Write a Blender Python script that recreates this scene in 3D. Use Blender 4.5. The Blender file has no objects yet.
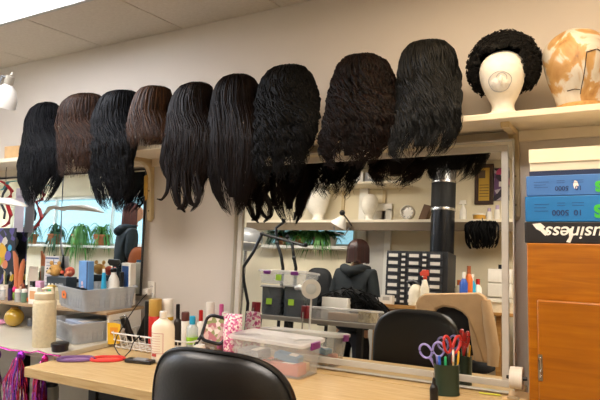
import bpy, math, random
import numpy as np
random.seed(7)
RNG = np.random.RandomState(11)
S = bpy.context.scene
COL = S.collection
PI = math.pi

# ------------------------------------------------------------------ camera model (600 x 400)
F, YAW, PITCH = 556.0, 0.5027, 0.0449
CAM = np.array([0.0, -2.5, 1.41])
AX = np.array([-math.sin(YAW)*math.cos(PITCH), math.cos(YAW)*math.cos(PITCH), math.sin(PITCH)])
RX = np.array([math.cos(YAW), math.sin(YAW), 0.0])
UX = np.cross(RX, AX)

def ray(x, y):
    return AX + RX*(x-300)/F + UX*(200-y)/F

def hit(o, d, X=None, Y=None, Z=None):
    t = (X-o[0])/d[0] if X is not None else (Y-o[1])/d[1] if Y is not None else (Z-o[2])/d[2]
    return o + t*d

def at(x, y, **k):
    """the point of the room on the line of sight through a picture point, at a known wall distance or height"""
    return hit(CAM, ray(x, y), **k)

def depth(p):
    return float((np.array(p)-CAM) @ AX)

class Mir:
    def __init__(s, pb, pt):
        pb, pt = np.array(pb), np.array(pt)
        w = (pt-pb)/np.linalg.norm(pt-pb)
        s.n = np.array([0, -w[2], w[1]]); s.d = pb @ s.n
        s.lean = math.atan2(pt[1]-pb[1], pt[2]-pb[2])
    def at(s, x, y, **k):
        d = ray(x, y); t = (s.d - CAM @ s.n)/(d @ s.n); o = CAM + t*d
        return hit(o, d-2*(d @ s.n)*s.n, **k)
MB_, MT_ = (0, -.172, .75), (0, -.096, 1.75)
BIG = Mir(MB_, MT_)
LEFT = Mir((0, -.055, 1.0), (0, -.022, 1.74))
mat_ = BIG.at

# ------------------------------------------------------------------ materials
def lin(h):
    h = h.lstrip('#')
    c = [int(h[i:i+2], 16)/255 for i in (0, 2, 4)]
    return tuple(((v+.055)/1.055)**2.4 if v > .04045 else v/12.92 for v in c) + (1.0,)
MATS = {}
def M(name, col='#808080', rough=.5, metal=0., noise=None, spec=.5, bump=None, alpha=1., emit=None, coat=0., aniso=None, stretch=None, trans=0.):
    if name in MATS: return MATS[name]
    m = bpy.data.materials.new(name); m.use_nodes = True
    nt = m.node_tree; b = nt.nodes['Principled BSDF']; L = nt.links
    c = lin(col)
    b.inputs['Base Color'].default_value = c
    b.inputs['Roughness'].default_value = rough
    b.inputs['Metallic'].default_value = metal
    b.inputs['Specular IOR Level'].default_value = spec
    b.inputs['Alpha'].default_value = alpha
    b.inputs['Coat Weight'].default_value = coat
    b.inputs['Transmission Weight'].default_value = trans
    if emit:
        b.inputs['Emission Color'].default_value = lin(emit[0]); b.inputs['Emission Strength'].default_value = emit[1]
    sc, am = noise or (6, .06)
    tc = nt.nodes.new('ShaderNodeTexCoord'); mp = nt.nodes.new('ShaderNodeMapping')
    mp.inputs['Scale'].default_value = stretch or (1, 1, 1)
    n = nt.nodes.new('ShaderNodeTexNoise'); n.inputs['Scale'].default_value = sc; n.inputs['Detail'].default_value = 4
    r = nt.nodes.new('ShaderNodeValToRGB')
    r.color_ramp.elements[0].position = .3; r.color_ramp.elements[1].position = .7
    r.color_ramp.elements[0].color = tuple(v*(1-am) for v in c[:3])+(1,)
    r.color_ramp.elements[1].color = tuple(min(1, v*(1+am)) for v in c[:3])+(1,)
    L.new(tc.outputs['Object'], mp.inputs[0]); L.new(mp.outputs[0], n.inputs['Vector'])
    L.new(n.outputs['Fac'], r.inputs[0]); L.new(r.outputs[0], b.inputs['Base Color'])
    if bump:
        n2 = nt.nodes.new('ShaderNodeTexNoise'); n2.inputs['Scale'].default_value = bump[0]
        bp = nt.nodes.new('ShaderNodeBump'); bp.inputs['Strength'].default_value = bump[1]; bp.inputs['Distance'].default_value = .01
        L.new(mp.outputs[0], n2.inputs['Vector']); L.new(n2.outputs['Fac'], bp.inputs['Height']); L.new(bp.outputs[0], b.inputs['Normal'])
    MATS[name] = m
    return m

def ramp_mat(name, kind, stops, scale=8, stretch=(1, 1, 1), rough=.5, spec=.4, coat=0., detail=3, dist=.6, const=False, metal=0.):
    """colours of a pattern that belongs to the surface itself: wood grain, printed film, patched paper"""
    if name in MATS: return MATS[name]
    m = bpy.data.materials.new(name); m.use_nodes = True
    nt = m.node_tree; b = nt.nodes['Principled BSDF']; L = nt.links
    tc = nt.nodes.new('ShaderNodeTexCoord'); mp = nt.nodes.new('ShaderNodeMapping'); mp.inputs['Scale'].default_value = stretch
    L.new(tc.outputs['Object'], mp.inputs[0])
    if kind == 'noise':
        t = nt.nodes.new('ShaderNodeTexNoise'); t.inputs['Scale'].default_value = scale; t.inputs['Detail'].default_value = detail
        t.inputs['Distortion'].default_value = dist; o = t.outputs['Fac']
    elif kind == 'voronoi':
        t = nt.nodes.new('ShaderNodeTexVoronoi'); t.inputs['Scale'].default_value = scale
        sp = nt.nodes.new('ShaderNodeSeparateColor'); L.new(t.outputs['Color'], sp.inputs[0]); o = sp.outputs[0]
    else:
        t = nt.nodes.new('ShaderNodeTexWave'); t.inputs['Scale'].default_value = scale; t.inputs['Distortion'].default_value = dist
        t.inputs['Detail'].default_value = detail; o = t.outputs['Fac']
    L.new(mp.outputs[0], t.inputs['Vector'])
    r = nt.nodes.new('ShaderNodeValToRGB'); L.new(o, r.inputs[0]); L.new(r.outputs[0], b.inputs['Base Color'])
    if const: r.color_ramp.interpolation = 'CONSTANT'
    e = r.color_ramp.elements
    while len(e) < len(stops): e.new(.5)
    for i, (p, h) in enumerate(stops): e[i].position = p; e[i].color = lin(h)
    b.inputs['Roughness'].default_value = rough; b.inputs['Specular IOR Level'].default_value = spec; b.inputs['Coat Weight'].default_value = coat
    b.inputs['Metallic'].default_value = metal
    MATS[name] = m
    return m

def clear_plastic(name, tint='#e8ecee', fac=.35, rough=.25):
    if name in MATS: return MATS[name]
    m = bpy.data.materials.new(name); m.use_nodes = True
    nt = m.node_tree; b = nt.nodes['Principled BSDF']; L = nt.links
    b.inputs['Base Color'].default_value = lin(tint); b.inputs['Roughness'].default_value = rough
    t = nt.nodes.new('ShaderNodeBsdfTransparent'); t.inputs[0].default_value = (.97, .97, .97, 1)
    mx = nt.nodes.new('ShaderNodeMixShader')
    n = nt.nodes.new('ShaderNodeTexNoise'); n.inputs['Scale'].default_value = 9
    mr = nt.nodes.new('ShaderNodeMapRange'); mr.inputs[3].default_value = fac-.06; mr.inputs[4].default_value = fac+.06
    L.new(n.outputs['Fac'], mr.inputs[0]); L.new(mr.outputs[0], mx.inputs[0])
    L.new(t.outputs[0], mx.inputs[1]); L.new(b.outputs[0], mx.inputs[2]); L.new(mx.outputs[0], nt.nodes['Material Output'].inputs[0])
    MATS[name] = m
    return m

# ------------------------------------------------------------------ mesh collector
def rot(ax, ang):
    c, s = math.cos(ang), math.sin(ang)
    return np.array([[1, 0, 0], [0, c, -s], [0, s, c]] if ax == 'x' else [[c, 0, s], [0, 1, 0], [-s, 0, c]] if ax == 'y' else [[c, -s, 0], [s, c, 0], [0, 0, 1]])

class MB:
    def __init__(s): s.v = []; s.f = []; s.n = 0; s.t = []; s.toned = False
    def add(s, v, f, tone=None):
        v = np.asarray(v, float); s.v.append(v); s.t.append(np.full(len(v), .35) if tone is None else tone); s.toned |= tone is not None; s.f += [tuple(i+s.n for i in q) for q in f]; s.n += len(v); return s
    def box(s, c, d, R=None):
        x, y, z = (k/2 for k in d)
        v = np.array([(a, b, e) for a in (-x, x) for b in (-y, y) for e in (-z, z)])
        if R is not None: v = v @ np.asarray(R).T
        return s.add(v+np.array(c), [(0, 1, 3, 2), (4, 6, 7, 5), (0, 4, 5, 1), (2, 3, 7, 6), (0, 2, 6, 4), (1, 5, 7, 3)])
    def loft(s, rings, cap=True, close=True):
        rings = [np.asarray(r, float) for r in rings]; k = len(rings[0]); f = []
        for i in range(len(rings)-1):
            for j in range(k if close else k-1):
                a, b = i*k+j, i*k+(j+1) % k
                f.append((a, b, b+k, a+k))
        if cap: f.append(tuple(range(k-1, -1, -1))); f.append(tuple((len(rings)-1)*k+j for j in range(k)))
        return s.add(np.concatenate(rings), f)
    def lathe(s, prof, c=(0, 0, 0), seg=24, sx=1., sy=1., R=None):
        a = np.linspace(0, 2*PI, seg, endpoint=False)
        rings = [np.stack([np.cos(a)*r*sx, np.sin(a)*r*sy, np.full(seg, z)], 1) for r, z in prof]
        if R is not None: rings = [q @ np.asarray(R).T for q in rings]
        return s.loft([q+np.array(c) for q in rings], cap=tuple(prof[0]) != tuple(prof[-1]))
    def tube(s, pts, r, seg=8, closed=False, flat=1., up=None):
        P = np.asarray(pts, float); n = len(P)
        rr = np.full(n, r) if np.isscalar(r) else np.asarray(r, float)
        T = (np.roll(P, -1, 0)-np.roll(P, 1, 0)) if closed else np.gradient(P, axis=0)
        T = T/np.maximum(np.linalg.norm(T, axis=1, keepdims=True), 1e-9)
        ref = np.array(up if up is not None else ((0, 0, 1) if abs(T[:, 2]).mean() < .8 else (0, 1, 0)), float)
        A = np.cross(T, ref); A /= np.maximum(np.linalg.norm(A, axis=1, keepdims=True), 1e-6); B = np.cross(A, T)
        a = np.linspace(0, 2*PI, seg, endpoint=False)
        rings = [P[i]+rr[i]*(np.outer(np.cos(a), A[i])+flat*np.outer(np.sin(a), B[i])) for i in range(n)]
        if closed:
            rings.append(rings[0]); return s.loft(rings, cap=False)
        return s.loft(rings)
    def cyl(s, p0, p1, r0, r1=None, seg=16):
        return s.tube([p0, p1], [r0, r0 if r1 is None else r1], seg)
    def ball(s, c, r, seg=20, rings=12, p=1., R=None):
        r = (r, r, r) if np.isscalar(r) else r
        a = np.linspace(0, 2*PI, seg, endpoint=False); e = lambda x: np.sign(x)*np.abs(x)**p
        out = []
        for t in np.linspace(-PI/2+.02, PI/2-.02, rings):
            q = np.stack([r[0]*e(np.cos(t))*e(np.cos(a)), r[1]*e(np.cos(t))*e(np.sin(a)), np.full(seg, r[2]*e(np.sin(t)))], 1)
            out.append((q if R is None else q @ np.asarray(R).T)+np.array(c))
        return s.loft(out)
    def prism(s, pts, y0, y1):
        """an outline in the X-Z plane with a thickness along Y"""
        p = np.asarray(pts, float); k = len(p)
        a = np.stack([p[:, 0], np.full(k, y0), p[:, 1]], 1); b = np.stack([p[:, 0], np.full(k, y1), p[:, 1]], 1)
        return s.add(np.concatenate([a, b]), [tuple(range(k)), tuple(range(2*k-1, k-1, -1))]+[(j, j+k, (j+1) % k+k, (j+1) % k) for j in range(k)])
    def build(s, name, m, parent=None, smooth=None, bevel=0., loc=None, rotz=0., sub=0):
        me = bpy.data.meshes.new(name)
        me.from_pydata(np.concatenate(s.v).tolist(), [], s.f); me.materials.append(m)
        o = bpy.data.objects.new(name, me); COL.objects.link(o)
        if s.toned: me.attributes.new('tone', 'FLOAT', 'POINT').data.foreach_set('value', np.concatenate(s.t))
        import bmesh
        bm = bmesh.new(); bm.from_mesh(me); bmesh.ops.recalc_face_normals(bm, faces=bm.faces); bm.to_mesh(me); bm.free()
        if parent is not None: o.parent = parent
        if loc is not None: o.location = loc
        o.rotation_euler[2] = rotz
        if bevel:
            b = o.modifiers.new('edge', 'BEVEL'); b.width = bevel; b.segments = 2; b.limit_method = 'ANGLE'; b.angle_limit = .6
        if sub:
            b = o.modifiers.new('sub', 'SUBSURF'); b.levels = sub; b.render_levels = sub
        if smooth is not False:
            me.shade_smooth()
            if smooth != 'all': me.set_sharp_from_angle(angle=math.radians(38))
        return o

def tag(o, label, cat, group=None, kind=None):
    o['label'] = label; o['category'] = cat
    if group: o['group'] = group
    if kind: o['kind'] = kind
    return o
def thing(name, label, cat, loc=(0, 0, 0), rotz=0., group=None):
    o = bpy.data.objects.new(name, None); COL.objects.link(o)
    o.empty_display_size = .05; o.location = [float(v) for v in loc]; o.rotation_euler[2] = rotz
    return tag(o, label, cat, group)
def struct(o): o['kind'] = 'structure'; return o
def rr2(w, h, r, n=6):
    """rounded rectangle outline centred on 0"""
    out = []
    for cx, cy, a0 in ((w/2-r, h/2-r, 0), (-w/2+r, h/2-r, PI/2), (-w/2+r, -h/2+r, PI), (w/2-r, -h/2+r, 1.5*PI)):
        for k in range(n+1):
            a = a0+PI/2*k/n; out.append((cx+r*math.cos(a), cy+r*math.sin(a)))
    return out
def text(name, body, size, mt, parent, loc, R, extrude=.0006, align='LEFT', shear=0., bold=0.):
    cu = bpy.data.curves.new(name, 'FONT'); cu.body = body; cu.size = size; cu.extrude = extrude; cu.align_x = align; cu.align_y = 'CENTER'
    cu.shear = shear; cu.offset = bold; cu.materials.append(mt)
    tmp = bpy.data.objects.new(name+'_outline', cu); COL.objects.link(tmp)
    bpy.context.view_layer.update()
    me = bpy.data.meshes.new_from_object(tmp.evaluated_get(bpy.context.evaluated_depsgraph_get()))
    bpy.data.objects.remove(tmp); me.name = name
    o = bpy.data.objects.new(name, me); COL.objects.link(o); o.parent = parent; o.location = loc; o.rotation_euler = R
    return o

# ------------------------------------------------------------------ the room
X0, X1, Y0, ZC = -9.2, 1.7, -3.4, 2.565
wallm = M('wall_paint', '#d7cec3', .75, noise=(3, .025), bump=(160, .04))
wallf = M('wall_paint_cream', '#e2d6b8', .75, noise=(3, .03), bump=(160, .04))
struct(MB().box(((X0+X1)/2, .06, ZC/2), (X1-X0, .12, ZC+.1)).build('wall_back', wallm))
struct(MB().box((X1+.06, Y0/2, ZC/2), (.12, -Y0+.3, ZC+.1)).build('wall_right', wallf))
struct(MB().box((X0-.06, Y0/2, ZC/2), (.12, -Y0+.3, ZC+.1)).build('wall_left', wallf))
struct(MB().box(((X0+X1)/2, Y0/2, -.05), (X1-X0, -Y0+.3, .1)).build('floor', ramp_mat('floor_lino', 'noise', [(.3, '#a09b94'), (.7, '#b4afa8')], 30, rough=.4)))
# far wall with two window openings
W2 = (mat_(266, 250, Y=Y0)[0], mat_(354, 250, Y=Y0)[0], 1.66, 1.955)
W1 = (-8.75, -5.3, 1.40, 2.16)
wf = MB()
for x0, x1 in ((X0, W1[0]), (W1[1], W2[0]), (W2[1], X1)): wf.box(((x0+x1)/2, Y0-.06, ZC/2), (x1-x0, .12, ZC+.1))
for (x0, x1, z0, z1) in (W1, W2):
    wf.box(((x0+x1)/2, Y0-.06, z0/2-.025), (x1-x0, .12, z0+.05)); wf.box(((x0+x1)/2, Y0-.06, (z1+ZC+.05)/2), (x1-x0, .12, ZC+.05-z1))
struct(wf.build('wall_front', wallf))
whitep = M('white_gloss_paint', '#e9e6dd', .4)
glass = clear_plastic('window_glass', '#dfeaf0', .10, .02)
for k, (x0, x1, z0, z1) in enumerate((W1, W2)):
    w = thing('window_%d' % (k+1), 'window', 'window', ((x0+x1)/2, Y0, z0)); del w['label'], w['category']; struct(w)
    fr = MB(); W, H = x1-x0, z1-z0
    for cx, cz, dx, dz in ((0, .02, W, .04), (0, H-.02, W, .04), (-W/2+.02, H/2, .04, H), (W/2-.02, H/2, .04, H), (W*.17, H/2, .03, H), (-W*.2, H/2, .03, H)):
        fr.box((cx, -.07, cz), (dx, .05, dz))
    fr.build('window_frame', whitep, w, bevel=.003)
    MB().box((0, -.08, H/2), (W-.06, .006, H-.06)).build('window_glass', glass, w)
    MB().box((0, .04, -.018), (W+.1, .2, .035)).build('window_sill', whitep, w, bevel=.004)
struct(MB().box(((W2[1]+.10), Y0+.03, 1.2), (.10, .05, 2.4)).build('trim_1', whitep, bevel=.004))
d0, d1 = mat_(366, 260, Y=Y0)[0], mat_(384, 260, Y=Y0)[0]
dd = MB().box(((d0+d1)/2, Y0+.012, 1.03), (d1-d0, .02, 2.06)).build('door_1', M('door_grey', '#cfcac0', .5), bevel=.003); struct(dd)
dt = MB()
for x in (d0-.04, d1+.04): dt.box((x, Y0+.02, 1.04), (.07, .035, 2.08))
dt.box(((d0+d1)/2, Y0+.02, 2.1), (d1-d0+.15, .035, .08)); struct(dt.build('trim_2', whitep, bevel=.003))
struct(MB().box(((X0+X1)/2, -.008, .05), (X1-X0, .014, .1)).build('baseboard_back', M('baseboard', '#6a6258', .5)))

# suspended ceiling: square tiles with open joints, luminaires set in it
tile = MB(); C0, DC = -3.5045, .672
ycuts = [0.0, -.558, -1.16, -1.76, -2.36, -2.96, -3.4]
xs = [C0+DC*k for k in range(-8, 8)]; xs = [X0]+[x for x in xs if X0 < x < X1]+[X1]
LIGHTS = [(1, a) for a in (-9, -6, -2, 1, 4)] + [(3, a) for a in (-8, -5, -1, 2, 5)] + [(5, a) for a in (-6, 1)]
lamps = []
for j in range(6):
    for i in range(len(xs)-1):
        k = round((xs[i]-C0)/DC)
        lit = (j == 1 and k in (0, 1, 4, 5)) or (j == 3 and (k % 4) in (0, 1) and -8 <= k <= 5)
        if lit:
            if k % 4 == 0: lamps.append((xs[i], xs[i+2] if i+2 < len(xs) else X1, ycuts[j+1], ycuts[j]))
            continue
        tile.box(((xs[i]+xs[i+1])/2, (ycuts[j]+ycuts[j+1])/2, ZC+.01), (xs[i+1]-xs[i]-.006, ycuts[j]-ycuts[j+1]-.006, .02))
struct(tile.build('ceiling', ramp_mat('ceiling_tile', 'noise', [(.3, '#d3c8b8'), (.7, '#dcd2c3')], 60, rough=.9, spec=.1), bevel=.002))
struct(MB().box(((X0+X1)/2, Y0/2, ZC+.09), (X1-X0, -Y0+.3, .04)).build('trim_3', M('ceiling_void', '#3a3630', .9)))
alum = M('satin_aluminium', '#b9b7b1', .38, .55, noise=(20, .04))
diff = M('light_diffuser', '#ffffff', .5, emit=('#fff4ea', 1.0))
diff.node_tree.nodes['Principled BSDF'].inputs['Emission Strength'].default_value = 19.0
panel = M('light_diffuser_corner', '#ffffff', .5, emit=('#f0f4ff', 9.5))
soft = M('added_panel_warm', '#ffffff', .5, emit=('#ffdfb4', 7.6))  # unseen panel added close to the wall to brighten its upper part warmly
cool = M('added_panel_cool', '#ffffff', .5, emit=('#dfe9ff', 20.0))  # unseen panels added to tint the room bluish in place of daylight
vis_l = min(lamps, key=lambda q: abs(q[0]-C0)+abs(q[3]+.558)*9)
for q in lamps:  # all but the corner panel are out of view, added to light the room
    x0, x1, y0, y1 = q
    lab = ('bright recessed ceiling light panel at the top corner above the leftmost black wig' if q is vis_l else 'recessed ceiling light panel added out of view to light the room')
    t = thing('ceiling_light', lab, 'ceiling light', ((x0+x1)/2, (y0+y1)/2, ZC), 0, 'ceiling light panels added out of view' if q is not vis_l else None)
    W, H = x1-x0-.008, y1-y0-.008
    f = MB()
    for cx, cy, dx, dy in ((0, H/2-.012, W, .024), (0, -H/2+.012, W, .024), (W/2-.012, 0, .024, H-.048), (-W/2+.012, 0, .024, H-.048)): f.box((cx, cy, .004), (dx, dy, .03))
    f.build('frame', alum, t, bevel=.003)
    MB().box((0, 0, .012), (W-.048, H-.048, .01)).build('diffuser', panel if q is vis_l else soft if y1 > -.6 else cool if x1 < -3.3 else diff, t)
# ------------------------------------------------------------------ the wig shelf on the back wall
SH_Z, SH_Y, SH_T = 1.828, -.346, .024
shelfm = M('shelf_cream', '#e6dac2', .5, noise=(14, .03))
sh = thing('wall_shelf', 'long cream wall shelf carrying the row of wigs on wooden brackets', 'shelf', (-1.6, 0, SH_Z))
MB().box((-.95, SH_Y/2, -SH_T/2), (5.9, -SH_Y, SH_T)).build('shelf_board', shelfm, sh, bevel=.003)
MB().box((-.95, -.012, -SH_T-.022), (5.9, .022, .044)).build('wall_cleat', shelfm, sh, bevel=.002)
brm = M('bracket_wood', '#c9b48a', .55, noise=(20, .08)); scr = M('screw_steel', '#8d7d5a', .4, .8)
for bx in (at(515.5, 180, Y=-.02)[0], at(150, 180, Y=-.02)[0], -3.9, at(515.5, 180, Y=-.02)[0]+1.3):
    b = MB(); x = bx+1.6; w = .032
    L = .36
    b.box((x, -.014, -SH_T-L/2), (w, .028, L)); b.ball((x, -.014, -SH_T-L), (w/2, .014, w/2), 12, 8)
    b.box((x, -.15, -SH_T-.011), (w, .26, .022))
    a = np.linspace(0, PI/2, 9)
    pts = [(-.028-.09*(1-math.sin(t)), -SH_T-.02-.09*(1-math.cos(t))) for t in a]
    ring = [[(x-w/2, p, q) for p, q in pts+[(-.02, -SH_T-.015)]], [(x+w/2, p, q) for p, q in pts+[(-.02, -SH_T-.015)]]]
    b.loft(ring)
    o = b.build('bracket', brm, sh, bevel=.003)
    for z in (.08, .19, .31): MB().cyl((x, -.028, -SH_T-z), (x, -.031, -SH_T-z), .005, seg=10).build('screw_head', scr, o)

# ------------------------------------------------------------------ hair
def hair_mat(name, dark, mid, rough=.38, spec=.5):
    if name in MATS: return MATS[name]
    m = ramp_mat(name, 'noise', [(.25, dark), (.72, mid)], 26, (6, 6, .35), rough, spec)
    nt = m.node_tree; r = [q for q in nt.nodes if q.type == 'VALTORGB'][0]; nz = [q for q in nt.nodes if q.type == 'TEX_NOISE'][0]
    at_ = nt.nodes.new('ShaderNodeAttribute'); at_.attribute_name = 'tone'
    mx = nt.nodes.new('ShaderNodeMath'); mx.operation = 'MULTIPLY_ADD'; mx.inputs[1].default_value = .35
    sc = nt.nodes.new('ShaderNodeMath'); sc.operation = 'MULTIPLY'; sc.inputs[1].default_value = .75
    nt.links.new(at_.outputs['Fac'], sc.inputs[0]); nt.links.new(nz.outputs['Fac'], mx.inputs[0]); nt.links.new(sc.outputs[0], mx.inputs[2]); nt.links.new(mx.outputs[0], r.inputs[0])
    r.color_ramp.elements[0].position = .22; r.color_ramp.elements[1].position = .80
    return m

def lerp(a, b, t): return a+(b-a)*t
def smooth01(t): t = min(1, max(0, t)); return t*t*(3-2*t)

def lock_mesh(mb, P, r, flat, seg=4):
    """P: (n strands, k points, 3), r: (n, k)"""
    n, k, _ = P.shape
    T = np.gradient(P, axis=1); T /= np.maximum(np.linalg.norm(T, axis=2, keepdims=True), 1e-9)
    ref = np.zeros_like(T); ref[..., 1] = 1.0
    bad = np.abs(T[..., 1]) > .9; ref[bad] = (1, 0, 0)
    A = np.cross(T, ref); A /= np.maximum(np.linalg.norm(A, axis=2, keepdims=True), 1e-6); B = np.cross(A, T)
    a = np.linspace(0, 2*PI, seg, endpoint=False)
    V = P[:, :, None, :]+r[:, :, None, None]*(np.cos(a)[None, None, :, None]*A[:, :, None, :]+flat*np.sin(a)[None, None, :, None]*B[:, :, None, :])
    V = V.reshape(-1, 3)
    F_ = []
    for i in range(n):
        b0 = i*k*seg
        for j in range(k-1):
            c = b0+j*seg
            for q in range(seg):
                F_.append((c+q, c+(q+1) % seg, c+seg+(q+1) % seg, c+seg+q))
    mb.add(V, F_, np.repeat(np.random.RandomState(n).beta(1.6, 2.4, n), k*seg))

def wig(label, rows, m, n=760, wave=(.004, 9.), curl=0., endvar=.12, lock=.0034, seed=0, extra=None, name='wig', jitter=.006, xoff=0.):
    rng = np.random.RandomState(100+seed)
    wmax = max(r[2]-r[1] for r in rows[:max(4, len(rows)*2//3)])
    ytop = rows[0][0]
    Z, C, A, Bq = [], [], [], []
    for (y, xl, xr) in rows:
        xc = (xl+xr)/2; Yc = -.25
        for _ in range(4):
            p = at(xc, y, Y=Yc); t = smooth01((2.035-p[2])/.20)
            Yc = lerp(-.245, -.382, t)
        p = at(xc, y, Y=Yc); d = ray(xc, y); th = math.atan2(d[0], d[1])
        W = .95*(xr-xl)/2*depth(p)/F
        B = lerp(.118*min(1, (xr-xl)/wmax), .034*min(1, .3+.7*(xr-xl)/wmax), t)
        a = math.sqrt(max(W*W-(B*math.sin(th))**2, .35*W*W))/math.cos(th)
        Z.append(p[2]); C.append((p[0], Yc)); A.append(a); Bq.append(B)
    # closed top of the dome
    Z = [Z[0]+.006]+Z; C = [C[0]]+C; A = [A[0]*.25]+A; Bq = [Bq[0]*.25]+Bq
    Z, C, A, Bq = map(np.array, (Z, C, A, Bq))
    org = np.array([C[2, 0], -.245, SH_Z])
    # arc length down the side as the parameter
    dl = np.sqrt(np.diff(Z)**2+np.diff(A)**2*.6); s = np.concatenate([[0], np.cumsum(dl)]); Ltot = s[-1]
    f = lambda arr, q: np.interp(q, s, arr)
    root = thing(name, label, 'wig', org)
    core = MB(); rings = []
    aa = np.linspace(0, 2*PI, 36, endpoint=False)
    for q in np.linspace(0, Ltot*.86, 40):
        k = .92*(1-.75*smooth01((q/Ltot-.55)/.3))
        rings.append(np.stack([f(C[:, 0], q)+k*f(A, q)*np.cos(aa), f(C[:, 1], q)+k*f(Bq, q)*np.sin(aa), np.full(36, f(Z, q)-.004)], 1)-org)
    core.loft(rings)
    K = 30
    nc = max(24, n//7)
    cph = np.where(rng.rand(nc) < .78, -PI/2+rng.uniform(-1.8, 1.8, nc), rng.uniform(0, 2*PI, nc))
    clen = 1-endvar*rng.rand(nc)**1.2; cfase = 2.2*np.sin(2.3*cph+seed)+rng.normal(0, .7, nc); cfreq = rng.uniform(.85, 1.15, nc); crad = rng.uniform(.95, 1.035, nc)
    ci = rng.randint(0, nc, n)
    ph = cph[ci]+rng.normal(0, .13, n)
    s0 = np.where(rng.rand(n) < .7, rng.uniform(0, .04, n)*Ltot, rng.uniform(.04, .4, n)*Ltot)
    s1 = Ltot*clen[ci]*(1-.06*rng.rand(n))*np.where(rng.rand(n) < .08, .85, 1.)
    t = np.linspace(0, 1, K)[None, :]; q = s0[:, None]+(s1-s0)[:, None]*t
    ql = q/Ltot
    gather = .75*np.clip((ql-.25)/.7, 0, 1)
    phi = ph[:, None]+(cph[ci]-ph)[:, None]*gather+rng.normal(0, .05, n)[:, None]*np.sin(PI*t*1.5)
    rad = (crad[ci]+rng.normal(0, .012, n))[:, None]+.02*t
    ax, bx = f(A, q), f(Bq, q)
    P = np.stack([f(C[:, 0], q)+rad*ax*np.cos(phi), f(C[:, 1], q)+rad*bx*np.sin(phi), f(Z, q)], 2)
    grow = np.clip((ql-.10)/.35, .06, 1)
    w = 2*PI*wave[1]
    phase = cfase[ci][:, None]+rng.normal(0, .22, n)[:, None]
    tx, ty = -np.sin(phi), np.cos(phi)
    off = wave[0]*grow*np.sin(w*cfreq[ci][:, None]*q+phase); offr = .7*wave[0]*grow*np.cos(w*cfreq[ci][:, None]*q+phase*1.3)
    if curl:
        fz = 2*PI*15*cfreq[ci][:, None]*q+(cfase[ci]*3)[:, None]+rng.normal(0, .4, n)[:, None]
        off = off+curl*grow*np.sin(fz); offr = offr+curl*grow*np.cos(fz)
    P[..., 0] += tx*off+np.cos(phi)*offr; P[..., 1] += .6*(ty*off+np.sin(phi)*offr)
    P[..., 2] += (curl*.5*np.sin(2*PI*15*q+phase*2) if curl else 0)
    P += rng.normal(0, jitter, (n, 1, 3))*(t[..., None]**2)*np.array([1, .4, 1])
    low = P[..., 2] < SH_Z+.012
    P[..., 1] = np.where(low, np.minimum(P[..., 1], SH_Y-.006), P[..., 1])
    r = lock*rng.uniform(.6, 1.25, n)[:, None]*np.clip(1.15-t**2.2, .12, 1)*np.clip(.35+t*6, 0, 1)
    lock_mesh(core, P-org, r, .6, 3)
    if extra:
        for pts, rr in extra:
            E_ = np.array([at(x, y, Y=Y) for x, y, Y in pts])-org
            tt = np.linspace(0, len(E_)-1, 26); i = np.arange(len(E_))
            c = np.stack([np.interp(tt, i, E_[:, k]) for k in range(3)], 1)
            for _ in range(3): c[1:-1] = (c[:-2]+2*c[1:-1]+c[2:])/4
            sp = rng.normal(0, rr*1.8, (46, 1, 3)); Q = c[None]+sp*np.clip(1.3-1.1*np.linspace(0, 1, 26), .2, 1.)[None, :, None]; lock_mesh(core, Q, np.full((46, 26), .0018)*np.clip(1.1-np.linspace(0, 1, 26)**3, .2, 1), .6, 3)
    core.build('hair', m, root, smooth='all')
    # the plain block each wig sits on
    bl = MB(); zt = Z.max()-SH_Z-.03
    ab, bb = min(.085, A.max()*.72), .085
    bl.lathe([(.05, 0), (.055, .01), (.045, .03), (.05, zt*.35), (1*ab*.9, zt*.6), (ab, zt*.75), (ab*.8, zt*.9), (ab*.4, zt*.98), (.005, zt)], (0, .0, .001), 20, 1., bb/ab)
    bl.build('wig_block', M('wig_block_canvas', '#b9a888', .8), root, loc=(0, .02, 0))
    return root

black = hair_mat('hair_black', '#030304', '#0d0d11', 0.48, 0.14)
blackm = hair_mat('hair_black_soft', '#030303', '#0c0b0b', 0.52, 0.13)
brown = hair_mat('hair_brown', '#1a0e07', '#422817', 0.48, 0.22)
brownl = hair_mat('hair_chestnut', '#1d1007', '#53351f', 0.46, 0.25)
dbrown = hair_mat('hair_dark_brown', '#090504', '#1d1009', 0.47, 0.16)
ddbrown = hair_mat('hair_darkest_brown', '#080404', '#180d08', 0.48, 0.15)
cbrown = hair_mat('hair_curly_brown', '#070403', '#1c0e08', 0.5, 0.16)
glossy = hair_mat('hair_black_gloss', '#040505', '#131414', 0.4, 0.28)

wig('long black slightly wavy wig, the one nearest the white lamp', [(103,43,54),(105,37,58),(110,31,61),(120,27,63),(135,24,64),(150,21,64),(165,19,62),(180,20,60),(195,24,52),(207,30,42)], black, wave=(.009, 5), seed=1, endvar=.2)
wig('medium brown shoulder length wig with softly waved ends, between two long black wigs', [(95,76,96),(97,70,101),(102,64,105),(112,59,107),(125,57,107),(140,57,107),(155,56,106),(168,58,103),(178,64,96)], brown, wave=(.009, 7), seed=2, endvar=.1)
wig('long black wavy wig with ragged loose ends over the gap between two brown wigs', [(92,113,134),(94,106,138),(100,100,141),(112,95,142),(125,91,140),(146,87,134),(160,88,131),(175,91,131),(190,94,130),(203,100,126),(212,108,120)], black, wave=(.014, 6.5), seed=3, endvar=.22)
wig('short chestnut brown bob wig, the shortest hanging wig on the shelf', [(88,147,167),(90,141,171),(96,136,173),(104,133,174),(114,130,174),(126,127,172),(138,126,168),(148,129,161)], brownl, wave=(.003, 5), seed=4, endvar=.08, lock=.0038)
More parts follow.
